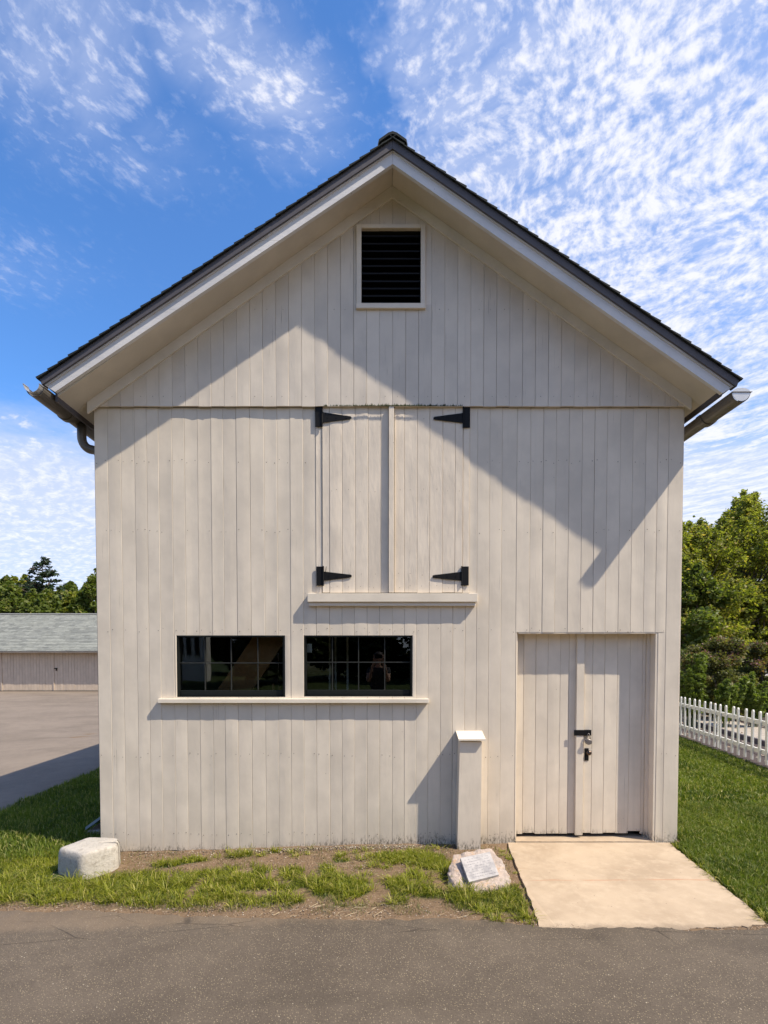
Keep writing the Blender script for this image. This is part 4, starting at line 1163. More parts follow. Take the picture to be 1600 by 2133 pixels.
# boulder with a tablet set in its sloping face
pq = [atz(p[0], p[1], z) for p, z in zip(((959, 1788), (1020, 1775), (1039.5, 1822.5), (977, 1838)), (.140, .155, .060, .045))]
def boulder():
    from mathutils import noise as mn
    nrm = (pq[1] - pq[0]).cross(pq[3] - pq[0]).normalized()
    if nrm.z < 0: nrm = -nrm
    P = [atz(a, b_, -.10) for a, b_ in ((936, 1878), (950, 1888), (985, 1892), (1022, 1886), (1064, 1876), (1071, 1850))]
    P += [Vector((P[5].x - .03, P[5].y + .30, -.10)), Vector((P[2].x + .02, P[2].y + .48, -.10)), Vector((P[0].x + .04, P[0].y + .36, -.10))]
    P += [atz(a, b_, z) for a, b_, z in ((946, 1781, .120), (970, 1772, .150), (985, 1768, .152), (1022, 1766, .158), (1046, 1790, .110), (1062, 1822, .045), (1052, 1840, .012), (1012, 1846, .022), (968, 1856, .0), (946, 1842, .02), (932, 1818, .045))]
    bm = bmesh.new()
    for p in P: bm.verts.new(p)
    res = bmesh.ops.convex_hull(bm, input=bm.verts[:]); bmesh.ops.delete(bm, geom=[g for g in res['geom_interior'] if isinstance(g, bmesh.types.BMVert)], context='VERTS')
    bmesh.ops.triangulate(bm, faces=bm.faces)
    for _ in range(4):
        lg = [e for e in bm.edges if e.calc_length() > .022]
        if not lg: break
        bmesh.ops.subdivide_edges(bm, edges=lg, cuts=1); bmesh.ops.triangulate(bm, faces=bm.faces)
    bmesh.ops.smooth_vert(bm, verts=bm.verts, factor=.5, use_axis_x=True, use_axis_y=True, use_axis_z=True)
    c0_ = sum(pq, Vector()) / 4; ctr = Vector((c0_.x, c0_.y + .02, -.05))
    for v in bm.verts:
        q = v.co; n1_ = mn.fractal(q * 22, .9, 2.1, 5); n2_ = mn.noise(q * 7 + Vector((3, 1, 5))); rg = 1 - abs(mn.noise(q * 11 + Vector((9, 2, 1)))) * 2
        d = (q - ctr).normalized(); amp = .010 * n1_ + .012 * n2_ + .010 * rg * (.5 if (q - c0_).length < .16 else 1)
        v.co = q + d * (amp - .010)
        dd = (v.co - c0_).dot(nrm)
        if dd > -.004 and (v.co - c0_).length < .20: v.co = v.co - nrm * (dd + .004)
    bmesh.ops.recalc_face_normals(bm, faces=bm.faces)
    me = bpy.data.meshes.new('marker_boulder'); bm.to_mesh(me); bm.free(); me.materials.append(M['granite'])
    o = link(bpy.data.objects.new('marker_boulder', me))
    tag(o, 'pinkish granite boulder with a small inscribed tablet, beside the concrete apron', 'boulder')
    b = mat('worn marble tablet')
    n = b.noise(b.oc, 9, 5, .7); n2 = b.noise(b.mapv(b.oc, (1, 1, 1), (0, 0, R(16))), 30, 4, .7)
    c = b.mix(b.ss(n, .4, .62), (.42, .40, .39), (.28, .27, .275)); c = b.mix(b.ss(n2, .6, .7, 0, .4), c, (.25, .25, .26))
    b.put(b.p.inputs['Base Color'], c); b.p.inputs['Roughness'].default_value = .6
    b.link(b.bump(n2, .3, .003), b.p.inputs['Normal'])
    mb_ = MB(); q = [p + nrm * .004 for p in pq]; mb_.extrude(q, -nrm * .022)
    tb_ = mb_.build('tablet', b.mat, o)
    # weathered, unreadable lines cut in the tablet
    ln = MB(); ux = (pq[1] - pq[0]); vy = (pq[3] - pq[0])
    for r_ in range(8):
        t = .12 + r_ * .105; x = .10
        while x < .88:
            w_ = rnd.uniform(.015, .05)
            if rnd.random() < .62:
                a = pq[0] + ux * x + vy * t + nrm * .0046; e1 = ux * w_; e2 = vy * rnd.uniform(.018, .032)
                n0 = len(ln.v); ln.v += [tuple(a), tuple(a + e1), tuple(a + e1 + e2), tuple(a + e2)]; ln.f.append((n0, n0 + 1, n0 + 2, n0 + 3))
            x += w_ + rnd.uniform(.012, .03)
    tag(ln.build('worn_lettering', simple('worn letter', (.24, .23, .24), .8, 0, .3, 200, 0), tb_, fix=False), kind='stuff')
boulder()

# window-well cover against the side wall, in the barn's shade
wc = empty('well_cover', (XL - .2, .5, -.1), 'small bluish slate lid sloping on a pale kerb beside the left wall of the barn', 'cellar hatch')
p = at(178, 1729, .42)
MB().box(p.x + .012, XL - .003, .435, 1.25, -.22, p.z - .01, .004).build('kerb', M['stone'], wc)
lid = MB(); zt_ = p.z + .26
lid.extrude([(p.x, .42, p.z), (XL - .002, .42, zt_), (XL - .002, .42, zt_ + .03), (p.x, .42, p.z + .03)], (0, .85, 0)); lid.build('lid', M['slate'], wc)

# ------------------------------------------------------------------ pebbles along the wall
def pebbles(name, n, fx, fy, smin, smax, material, col=None, seed=1):
    rs = np.random.RandomState(seed)
    x = fx(rs, n); y = fy(rs, n, x); z = g_h(x, y)
    s = rs.uniform(smin, smax, n) ** 1.0
    ico = np.array([(1, 0, 0), (0, 1, 0), (-1, 0, 0), (0, -1, 0), (0, 0, .7), (0, 0, -.7), (.7, .7, .2), (-.7, .7, .1), (-.7, -.7, .2), (.7, -.7, .1)], float)
    tri = np.array([(0, 6, 4), (6, 1, 4), (1, 7, 4), (7, 2, 4), (2, 8, 4), (8, 3, 4), (3, 9, 4), (9, 0, 4), (6, 0, 5), (1, 6, 5), (7, 1, 5), (2, 7, 5), (8, 2, 5), (3, 8, 5), (9, 3, 5), (0, 9, 5)])
    a = rs.uniform(0, 6.28, n); ca, sa = np.cos(a), np.sin(a)
    st = np.stack([s * rs.uniform(.7, 1.4, n), s * rs.uniform(.7, 1.2, n), s * rs.uniform(.5, 1, n)], -1)
    v_ = ico[None] * st[:, None] * (1 + rs.uniform(-.2, .2, (n, 10, 1)))
    vx = v_[..., 0] * ca[:, None] - v_[..., 1] * sa[:, None]; vy = v_[..., 0] * sa[:, None] + v_[..., 1] * ca[:, None]
    V = np.stack([vx + x[:, None], vy + y[:, None], v_[..., 2] + z[:, None] + s[:, None] * .25], -1).reshape(-1, 3)
    T = (tri[None] + (np.arange(n) * 10)[:, None, None]).reshape(-1, 3)
    c = np.repeat(rs.rand(n, 3), 10, 0)
    return tag(npmesh(name, V, None, T, material, None, c), kind='stuff')
def mk_peb():
    b = mat('pebbles'); at_ = b.n('ShaderNodeVertexColor', layer_name='Col'); sc = b.n('ShaderNodeSeparateColor'); b.link(at_.outputs[0], sc.inputs[0])
    c = b.mix(sc.outputs[0], (.13, .09, .06), (.34, .27, .20)); c = b.mix(b.ss(sc.outputs[1], .88, .92), c, (.52, .46, .38)); b.put(b.p.inputs['Base Color'], c); b.p.inputs['Roughness'].default_value = .85
    return b.mat
M['peb'] = mk_peb()
pebbles('gravel', 1500, lambda r, n: np.where(r.rand(n) < .6, r.uniform(-1.3, .35, n), r.uniform(-2.3, .85, n)), lambda r, n, x: -.03 - np.abs(r.normal(0, .055, n)) - .012, .003, .009, M['peb'], seed=2)
pebbles('loose_grit', 5200, lambda r, n: r.uniform(-4.2, 1.15, n), lambda r, n, x: np.where(r.rand(n) < .5, r.uniform(-.75, -.03, n), road_edge(x) + .10 + r.normal(0, .10, n)), .0015, .006, M['peb'], seed=3)
def apron_edge_pts(r, n): return r.uniform(1.02, 2.62, n)
pebbles('apron_grit', 900, apron_edge_pts, lambda r, n, x: -1.55 + r.normal(0, .035, n), .002, .006, M['peb'], seed=5)
# pebbles().z uses the ground height; straw lying about on the dirt
def straw():
    b = MB()
    for k in range(260):
        x = rnd.uniform(-2.4, 1.0) if rnd.random() < .5 else rnd.gauss(-.25, .2); y = rnd.uniform(-.6, -.06) if rnd.random() < .6 else float(road_edge(x)) + rnd.uniform(.0, .2)
        z = float(g_h(x, y)) + rnd.uniform(.008, .018); a = rnd.uniform(0, 3.14); l = rnd.uniform(.012, .045); w_ = .0012
        dx, dy = math.cos(a) * l, math.sin(a) * l; nx, ny = -math.sin(a) * w_, math.cos(a) * w_
        n0 = len(b.v); b.v += [(x - dx, y - dy, z), (x + dx, y + dy, z + rnd.uniform(-.003, .008)), (x + dx + nx, y + dy + ny, z + .002), (x - dx + nx, y - dy + ny, z + .001)]; b.f.append((n0, n0 + 1, n0 + 2, n0 + 3))
    tag(b.build('straw', simple('dry straw', (.42, .34, .22), .8, 0, .3, 60, 0), None, fix=False), kind='stuff')
straw()

# ------------------------------------------------------------------ grass
def blades(name, x, y, hmin, hmax, wmin, wmax, material, seed, lean=.6, zoff=0.0, huef=None):
    rs = np.random.RandomState(seed); n = len(x)
    z = g_h(x, y) + zoff - .004
    cl = fbm(x * 5 + 31, y * 5 + 7, 3)
    h = rs.uniform(hmin, hmax, n) * (.55 + .9 * cl); wd = rs.uniform(wmin, wmax, n)
    a = rs.uniform(0, 2 * np.pi, n); la = rs.uniform(0, 2 * np.pi, n); ln = h * np.abs(rs.normal(lean * .6, lean * .5, n))
    px_, py__ = np.cos(a) * wd / 2, np.sin(a) * wd / 2; lx_, ly_ = np.cos(la) * ln, np.sin(la) * ln
    V = np.empty((n, 5, 3), np.float32)
    V[:, 0] = np.stack([x - px_, y - py__, z], -1); V[:, 1] = np.stack([x + px_, y + py__, z], -1)
    V[:, 2] = np.stack([x + px_ * .8 + lx_ * .35, y + py__ * .8 + ly_ * .35, z + h * .6], -1); V[:, 3] = np.stack([x - px_ * .8 + lx_ * .35, y - py__ * .8 + ly_ * .35, z + h * .6], -1)
    V[:, 4] = np.stack([x + lx_, y + ly_, z + h * (1 - .25 * np.minimum(1, ln / np.maximum(h, 1e-4)))], -1)
    b = np.arange(n) * 5
    q = np.stack([b, b + 1, b + 2, b + 3], -1); t = np.stack([b + 3, b + 2, b + 4], -1)
    c = np.zeros((n, 3)); c[:, 0] = np.clip(rs.normal(.45, .25, n) + (fbm(x * 1.7, y * 1.7, 3) - .5) * 1.2, 0, 1)
    c[:, 1] = rs.rand(n)
    if huef is not None: c[:, 1] = np.clip(c[:, 1] + huef(x, y), 0, 1)
    return tag(npmesh(name, V.reshape(-1, 3), q, t, material, None, np.repeat(c, 5, 0)), kind='stuff')


def sample(seed, n, x0, x1, y0, y1, thr=True):
    rs = np.random.RandomState(seed); x = rs.uniform(x0, x1, n); y = rs.uniform(y0, y1, n)
    d = grass_density(x, y); k = rs.rand(n) < d ** 1.3
    bc1 = atz(185, 1805, -.05); bc2 = atz(1003, 1822, 0)
    k &= (((x - bc1.x) / .30) ** 2 + ((y - bc1.y) / .22) ** 2 > 1) & (((x - bc2.x) / .30) ** 2 + ((y - bc2.y) / .20) ** 2 > 1)
    return x[k], y[k]
# verge in front of the barn, tuft by tuft
x, y = sample(11, 90000, -4.5, 1.3, -1.75, -.02)
blades('verge_grass', x, y, .022, .060, .0025, .0055, M['grass'], 12, .8, huef=lambda x, y: -.12 + .25 * sst(y, -.9, -1.3))
x, y = sample(13, 22000, -4.5, 1.3, -1.75, -.02)
blades('verge_weeds', x, y, .014, .04, .006, .012, M['grass'], 14, 1.3)
rs_ = np.random.RandomState(21); n = 9000; x = rs_.uniform(-3.8, 1.1, n); y = np.where(rs_.rand(n) < .5, rs_.uniform(-.7, -.04, n), road_edge(x) + rs_.uniform(.07, .34, n)); al, ar = apron_edges(y)
k = (x < al - .05) & (fbm(x * 8, y * 8, 2) > .5); blades('sparse_grass', x[k], y[k], .012, .04, .0025, .005, M['grassdry'], 22, 1.2)
def tufts(name, spots, seed, material):
    r = np.random.RandomState(seed); X_, Y_ = [], []
    V, Q, T, C_ = [], [], [], []; nb = 0
    for (cx, cy, n, ln, rad) in spots:
        for k in range(n):
            a = r.uniform(0, 6.283); q = r.uniform(0, rad); x = cx + math.cos(a) * q + r.normal(0, .012); y = cy + math.sin(a) * q * .7 + r.normal(0, .010)
            L = ln * r.uniform(.5, 1.2); el = r.uniform(.25, 1.25); w_ = r.uniform(.0035, .0075); b = a + r.normal(0, .6); z = float(g_h(x, y)) - .003
            dx, dy = math.cos(b), math.sin(b); px_, py_ = -dy * w_ / 2, dx * w_ / 2
            h = [0, .45, .8, 1]; zz = [0, math.sin(el) * .5, math.sin(el) * .72, math.sin(el) * .66 - .06]; rr = [0, math.cos(el) * .4, math.cos(el) * .8 + .05, math.cos(el) + .12]
            for i in range(3):
                s_ = 1 - .25 * i
                V += [(x + dx * rr[i] * L - px_ * s_, y + dy * rr[i] * L - py_ * s_, z + zz[i] * L), (x + dx * rr[i] * L + px_ * s_, y + dy * rr[i] * L + py_ * s_, z + zz[i] * L)]
            V.append((x + dx * rr[3] * L, y + dy * rr[3] * L, z + zz[3] * L))
            Q += [(nb, nb + 1, nb + 3, nb + 2), (nb + 2, nb + 3, nb + 5, nb + 4)]; T.append((nb + 4, nb + 5, nb + 6)); nb += 7
            C_ += [(min(1, max(0, r.normal(.55, .25))), r.rand(), 0)] * 7
    return tag(npmesh(name, np.array(V), np.array(Q), np.array(T), material, None, np.array(C_)), kind='stuff')
sp_ = [(-1.86, -.36, 60, .09, .05), (-1.66, -.26, 40, .07, .04), (-1.57, -.29, 50, .08, .05), (-1.45, -.22, 20, .05, .04), (-1.28, -.20, 70, .10, .07), (-1.18, -.17, 60, .10, .06), (-1.05, -.22, 40, .07, .06),
       (-.78, -.17, 45, .07, .05), (-.73, -.26, 40, .06, .05), (-.63, -.22, 20, .05, .02), (-.33, -.30, 55, .07, .03), (-.20, -.22, 30, .05, .03), (.55, -.12, 60, .07, .09), (.40, -.20, 50, .07, .08), (-1.38, -.10, 10, .09, .01), (-.62, -.08, 8, .08, .02),
       (1.10, -.30, 20, .05, .03), (1.12, -.20, 30, .04, .05)]
r_ = random.Random(9)
for k in range(260):
    x = r_.uniform(-3.4, .75); y = -.62 - .16 * r_.random() - r_.random() * .5
    if float(grass_density(x, y)) > .25: sp_.append((x, y, 34, r_.uniform(.075, .145), .05))
for k in range(34):
    x = r_.uniform(.62, 1.02); y = r_.uniform(-1.5, -.9); sp_.append((x, y, 26, r_.uniform(.05, .10), .045))
for k in range(80):
    x = r_.gauss(.25, .19); y = r_.gauss(-.38, .09); sp_.append((x, y, 30, r_.uniform(.04, .075), .04))
for k in range(26):
    y = -r_.uniform(.05, 1.5); al_, ar_ = apron_edges(y); sp_.append((float(ar_) + r_.uniform(.0, .05), y, 16, r_.uniform(.05, .10), .03))
    if k % 2: y = -r_.uniform(.15, 1.55); al_, ar_ = apron_edges(y); sp_.append((float(al_) - r_.uniform(.01, .05), y, 12, r_.uniform(.03, .07), .02))
tufts('grass_tufts', sp_, 77, M['grass'])
# side lawn on the left (in the barn's shade)
x, y = sample(15, 60000, -4.6, -2.62, -.2, 7.5)
blades('side_grass', x, y, .04, .085, .006, .011, M['lawn'], 16, .7)
# lawn on the right
x, y = sample(17, 150000, 2.3, 5.6, -1.75, 1.2)
blades('lawn_near', x, y, .035, .085, .004, .009, M['lawn'], 18, .8)
x, y = sample(19, 110000, 2.8, 6.9, 1.0, 8.5)
blades('lawn_far', x, y, .035, .07, .009, .016, M['lawn'], 20, .7)

# ------------------------------------------------------------------ picket fence
FA = Vector((6.04, 8.66 - D, 0)); FB = Vector((6.39, 11.56 - D, 0)); fd = (FB - FA).normalized(); fn = Vector((fd.y, -fd.x, 0))
stp = (FB - FA).length / 14
fence = empty('picket_fence', tuple(FA), 'white round-topped picket fence running back along the right edge of the lawn', 'fence')
def picket_mesh():
    b = MB(); hw, ht, th = .027, .80, .011
    pr = [(-hw, 0), (hw, 0), (hw, ht - .03), (hw * .75, ht - .010), (hw * .3, ht), (-hw * .3, ht), (-hw * .75, ht - .010), (-hw, ht - .03)]
    b.v = [(x, -th, z) for x, z in pr] + [(x, th, z) for x, z in pr]; n = len(pr)
    b.f = [tuple(range(n)), tuple(range(2 * n - 1, n - 1, -1))] + [(i, i + n, (i + 1) % n + n, (i + 1) % n) for i in range(n)]
    return b
pm = picket_mesh().build('picket', M['white'], fence); ang = math.atan2(fd.y, fd.x)
for i in range(-14, 34):
    p = FA + fd * (stp * i) - fn * .028; o = pm if i == -14 else pm.copy()
    if i != -14: COL.objects.link(o); o.parent = fence
    o.location = Vector((p.x, p.y, float(g_h(p.x, p.y)) + .045 + rnd.uniform(-.006, .006))) - FA
    o.rotation_euler = (rnd.uniform(-.02, .02), rnd.uniform(-.025, .025), ang + rnd.uniform(-.05, .05))
for zz in (.17, .62):
    a = FA - fd * 3.2; c = FA + fd * 7.2
    b = MB(); o_ = fn * .016
    b.extrude([a - o_ + Vector((0, 0, zz)), a + o_ + Vector((0, 0, zz)), a + o_ + Vector((0, 0, zz + .07)), a - o_ + Vector((0, 0, zz + .07))], c - a)
    b.build('rail', M['white'], fence)
for k in (-13, -3, 7, 17, 27):
    p = FA + fd * (k * stp) + fn * .036
    MB().box(p.x - .017, p.x + .017, p.y - .017, p.y + .017, -.1, .66, .004).build('post', M['white'], fence)

# garden beyond the fence: dark edging, gravel path, dark mulch
def strip(name, o0, o1, z, material, d0=-4, d1=20, th=.02):
    a = FA + fd * d0; c = FA + fd * d1; b = MB()
    P = [a + fn * o0, a + fn * o1, c + fn * o1, c + fn * o0]
    b.extrude([(q.x, q.y, z) for q in P], (0, 0, -th)); return tag(b.build(name, material), kind='structure')
M['gravel'] = mk_stone('pale gravel', (.42, .37, .31), (.34, .29, .24), (.62, .58, .52))
M['mulch'] = simple('dark mulch', (.055, .04, .038), .95, 0, .6, 30, .8, .02)
M['kerb'] = simple('dark edging timber', (.07, .06, .07), .8, 0, .3, 20, .3, .004)
strip('fence_bed', -.13, .35, .012, M['mulch'])
strip('garden_bed', .36, .98, .016, M['mulch'])
strip('path_edging', .99, 1.06, .10, M['kerb'], th=.12)
strip('garden_path', 1.065, 2.3, .020, M['gravel'])
strip('planting_bed', 2.305, 12, .024, M['mulch'])
rs_ = np.random.RandomState(31)
def bed_stones():
    n = 700; t = rs_.uniform(-2, 9, n); o = np.where(rs_.rand(n) < .6, rs_.uniform(1.1, 2.6, n), rs_.uniform(0, .95, n))
    x = FA.x + fd.x * t + fn.x * o; y = FA.y + fd.y * t + fn.y * o
    return x, y
bx_, by_ = bed_stones()
pebbles('garden_stones', 700, lambda r, n: bx_, lambda r, n, x: by_, .02, .06, M['peb'], seed=33)

# ------------------------------------------------------------------ foliage
def leaves(name, cents, rads, n, size, material, parent, seed, flat=.8, droop=0.0, shell=.5, gbias=0.0, elong=1.5):
    """leaf-sized faces scattered through many small clumps"""
    rs = np.random.RandomState(seed); cents = np.asarray(cents, float); rads = np.asarray(rads, float)
    pr = rads ** 2; pr = pr / pr.sum(); k = rs.choice(len(cents), n, p=pr)
    d = rs.normal(0, 1, (n, 3)); d /= np.linalg.norm(d, axis=1)[:, None]
    r = rads[k] * rs.uniform(shell * .3, 1.0, n) ** .6 * (1 + .5 * np.abs(rs.normal(0, .5, n)))
    P = cents[k] + d * r[:, None] * np.array([1, 1, flat]); P[:, 2] -= droop * r * rs.rand(n)
    s = size * rs.uniform(.6, 1.35, n)
    a = rs.normal(0, 1, (n, 3)) * np.array([1, 1, .6]) + d * .3; a /= np.linalg.norm(a, axis=1)[:, None]
    b_ = rs.normal(0, 1, (n, 3)); b_ -= (b_ * a).sum(1)[:, None] * a; b_ /= np.linalg.norm(b_, axis=1)[:, None]
    a *= (s * elong * .5)[:, None]; b_ *= (s * .5)[:, None]
    nn = np.cross(a, b_); nn /= np.linalg.norm(nn, axis=1)[:, None]; cu = nn * (s * .18)[:, None]
    V = np.stack([P - a, P + b_ * .9 + cu, P + a, P - b_ * .9 + cu], 1).reshape(-1, 3)
    i = np.arange(n) * 4; T = np.concatenate([np.stack([i, i + 1, i + 2], -1), np.stack([i, i + 2, i + 3], -1)])
    kc = rs.rand(len(cents)); c = np.zeros((n, 3)); c[:, 0] = np.clip(kc[k] * .55 + rs.rand(n) * .45 + gbias, 0, 1); c[:, 1] = rs.rand(n) * .85 + kc[k] * .15
    return tag(npmesh(name, V, None, T, material, parent, np.repeat(c, 4, 0)), kind='stuff')


def tree(name, base, height, spread, label, group, nclump, nleaf, lsize, material, seed, trunk_h=.3, lean=(0, 0), crownz=(.25, 1.0), clump=.16, top_pts=None, flat=.8, cat='tree'):
    r = random.Random(seed); base = Vector(base)
    t = empty(name, tuple(base), label, cat, group)
    tops = []; tk = MB(); th = height * trunk_h
    tr = max(.06, height * .022)
    crown_c = base + Vector((lean[0], lean[1], height * .62))
    tk.tube([base + Vector((0, 0, -.2)), base + Vector((.02 * height * r.uniform(-1, 1), 0, th * .5)), base + Vector((lean[0] * .3, lean[1] * .3, th)), base + Vector((lean[0] * .7, lean[1] * .7, height * .62)), base + Vector((lean[0], lean[1], height * .92))], [tr * 1.3, tr, tr * .85, tr * .45, tr * .12], 8)
    cents = []; rads = []
    for i in range(nclump):
        a = r.uniform(0, 6.283); q = r.uniform(crownz[0], crownz[1]); prof = math.sin(min(1, max(0.0, (q - crownz[0]) / (crownz[1] - crownz[0])) * .82 + .16) * math.pi) ** .7
        rr = spread * prof * math.sqrt(r.uniform(.12, 1)) * r.uniform(.72, 1.2)
        p = base + Vector((lean[0] * q + math.cos(a) * rr, lean[1] * q + math.sin(a) * rr, height * q * (1 + .07 * math.sin(a * 2.3 + seed) + r.uniform(-.03, .05))))
        cents.append(tuple(p)); rads.append(clump * spread * r.uniform(.6, 1.3))
        if i % 3 == 0:
            s0 = base + Vector((lean[0] * q * .6, lean[1] * q * .6, max(th * .7, height * q * .62))); mid = s0.lerp(p, .5) + Vector((r.uniform(-.1, .1), r.uniform(-.1, .1), -.03 * height)) * 1
            tk.tube([s0, mid, p], [tr * .38, tr * .2, tr * .05], 5, False)
    for p_, rr_ in list(zip(cents, rads)):
        if p_[2] > base.z + height * .72:
            for _ in range(3):
                L_ = r.uniform(.02, .06) * height; sx_, sy_ = r.uniform(-.3, .3) * L_, r.uniform(-.3, .3) * L_
                for f_ in (.45, .75, 1.0): cents.append((p_[0] + sx_ * f_, p_[1] + sy_ * f_, p_[2] + rr_ * .5 + L_ * f_)); rads.append(rr_ * .30)
    if top_pts:
        for (p, rr) in top_pts: cents.append(tuple(p)); rads.append(rr)
    tk.build('trunk', M['bark'], t, True, fix=False)
    leaves('crown', cents, rads, nleaf, lsize, material, t, seed, flat=flat)
    return t


def conifer(name, base, height, spread, label, group, seed, n=9000, size=.14, tiers=16, open_=.0, material=None):
    r = random.Random(seed); base = Vector(base); t = empty(name, tuple(base), label, 'tree', group)
    tk = MB().tube([base + Vector((0, 0, -.2)), base + Vector((0, 0, height * .5)), base + Vector((0, 0, height * .99))], [height * .02, height * .012, height * .002], 7)
    cents = []; rads = []
    for k in range(tiers):
        q = .12 + .86 * k / (tiers - 1); R_ = spread * (1 - q) ** .62 + .05 * spread
        for j in range(7 if q < .8 else 5):
            a = r.uniform(0, 6.283); L = R_ * r.uniform(.65, 1.15); z = base.z + height * (q + r.uniform(-.02, .02))
            e = Vector((base.x + math.cos(a) * L, base.y + math.sin(a) * L, z + L * (.12 if q > .5 else -.08)))
            tk.tube([(base.x, base.y, z), e], [height * .005, .008], 4, False)
            for s in (.35, .6, .8, .97):
                if r.random() < open_: continue
                c = Vector((base.x, base.y, z)).lerp(e, s); cents.append(tuple(c)); rads.append(max(.05 * spread, R_ * .17 * (1.3 - s * .5)))
    tk.build('trunk', M['bark'], t, fix=False)
    leaves('crown', cents, rads, n, size, material or M['needle'], t, seed, flat=.55, elong=2.4, shell=.1)
    return t


def gz(x, y): return float(g_h(x, y))
def spot(px, d): return ((px - CX) / F * d, d - D)
def top(py, d): return H + (HY - py) * d / F

# right side: broadleaved trees beyond the garden
x, y = spot(1555, 21); tree('oak_tree', (x, y, 0), top(1082, 21), 3.3, 'tall open-crowned tree at the right edge with sky showing through its top', None, 300, 52000, .075, M['leaf'], 5, .35, crownz=(.2, 1.0), clump=.11)
x, y = spot(1432, 19); tree('maple_tree', (x, y, 0), top(1122, 19), 2.3, 'yellow-green tree directly beside the right corner of the barn', None, 240, 46000, .070, M['leaf'], 6, .3, crownz=(.15, 1.0), clump=.13)
x, y = spot(1680, 20); tree('ash_tree', (x, y, 0), top(1050, 20), 3.0, 'leafy tree leaning in from the right edge of the picture', None, 220, 26000, .085, M['leaf'], 8, .3, crownz=(.2, 1.0), clump=.09)
x, y = spot(1500, 26); tree('background_tree', (x, y, 0), top(1120, 26), 4.2, 'dark green tree standing behind the tall open-crowned one', None, 200, 22000, .12, M['leafdark'], 9, .25, crownz=(.1, 1.0), clump=.12)
x, y = spot(1340, 27); tree('linden_tree', (x, y, 0), top(1100, 27), 4, 'tree mostly hidden behind the right side of the barn', None, 60, 14000, .18, M['leafdark'], 10, .25, crownz=(.1, 1.0), clump=.2)
x, y = spot(1450, 17.5); tree('dark_holly', (x, y, 0), top(1205, 17.5), 1.35, 'dark dense small tree behind the pink-flowering shrub', None, 60, 20000, .09, M['leafdark'], 12, .15, crownz=(.06, 1.0), clump=.22)
x, y = spot(1590, 18); tree('layered_shrub', (x, y, 0), top(1290, 18) + .5, 1.6, 'low tree with layered branches above the shrub at the right edge', None, 60, 20000, .09, M['leaf'], 13, .15, crownz=(.10, 1.0), clump=.2, flat=.4)
# pink-topped shrubs over the garden path
def shrub(name, px, d, ytop, wid, label, material, seed, n=16000, size=.055, flower=None, cat='shrub'):
    x, y = spot(px, d); h = top(ytop, d); r = random.Random(seed)
    t = empty(name, (x, y, gz(x, y)), label, cat, 'bronze shrubs with pink flowers' if name == 'flowering_shrub' else None)
    cents = []; rads = []; st = MB()
    for i in range(60):
        a = r.uniform(0, 6.283); q = r.uniform(.08, .93); rr = wid * (math.sin((q * .75 + .25) * math.pi) ** .5 if q < 1 else 0) * math.sqrt(r.uniform(.1, 1))
        c = (x + math.cos(a) * rr, y + math.sin(a) * rr * .8, h * q * (1 - .08 * (rr / wid) ** 2)); cents.append(c); rads.append(wid * r.uniform(.13, .24))
        if i % 4 == 0: st.tube([(x + rr * .1, y, -.05), c], [.02, .006], 4, False)
    st.build('stem', M['bark'], t, fix=False)
    leaves('foliage', cents, rads, n, size, material, t, seed)
    if flower:
        fc = [(c[0], c[1], c[2] + .06) for c in cents if c[2] > h * .62]
        leaves('flower', fc, [.15] * len(fc), 1300, .035, flower, t, seed + 1, shell=.8)
    return t
shrub('flowering_shrub', 1490, 14.6, 1325, 1.0, 'bronze shrub topped with dusty pink flowers, above the white fence', M['leafshrub'], 41, 26000, .05, M['pink'])
shrub('flowering_shrub', 1598, 15.2, 1335, .95, 'bronze pink-tinged shrub at the right edge behind the fence', M['leafshrub'], 42, 22000, .05, M['pink'])
shrub('dark_shrub', 1408, 15.5, 1340, .7, 'dark low shrub hidden partly by the corner of the barn', M['leafdark'], 43, 14000, .05)
# feathery green shoots in front of the shrub
def feather(px, d, ytop, label, seed, wid=.42, ns=20):
    x, y = spot(px, d); h = top(ytop, d); r = random.Random(seed); t = empty('feathery_plant', (x, y, gz(x, y)), label, 'plant', 'feathery plants beyond the picket fence')
    cents = []; rads = []; st = MB()
    for i in range(ns):
        a = r.uniform(0, 6.283); e = Vector((x + math.cos(a) * wid * r.uniform(.1, 1), y + math.sin(a) * wid * r.uniform(.1, 1), h * r.uniform(.55, 1))); b0_ = Vector((x + r.uniform(-.1, .1), y + r.uniform(-.1, .1), 0))
        st.tube([b0_, b0_.lerp(e, .5) + Vector((0, 0, .08)), e], [.008, .006, .003], 4, False)
        for s in (.3, .45, .6, .72, .84, .94, 1.0):
            cents.append(tuple(b0_.lerp(e, s) + Vector((0, 0, .05 * (1 - s))))); rads.append(.075 * (1.25 - s * .75))
    st.build('stem', M['leafm'], t, fix=False)
    leaves('foliage', cents, rads, 9000, .04, M['feather'], t, seed, shell=.05, elong=2.8)
M['feather'] = mk_leaf('feathery leaves', (.08, .12, .02), (.22, .28, .05), None, .4); M['leafm'] = simple('green stem', (.06, .09, .03), .7, 0, .2, 30, 0)
feather(1440, 12.9, 1352, 'feathery green plant with upright tips, next to the barn corner beyond the fence', 51)
feather(1512, 12.8, 1415, 'middle one of the feathery green plants beyond the fence', 52, .45)
feather(1572, 12.9, 1400, 'feathery green plant at the right, with yellow-green tips, beyond the fence', 53, .45)

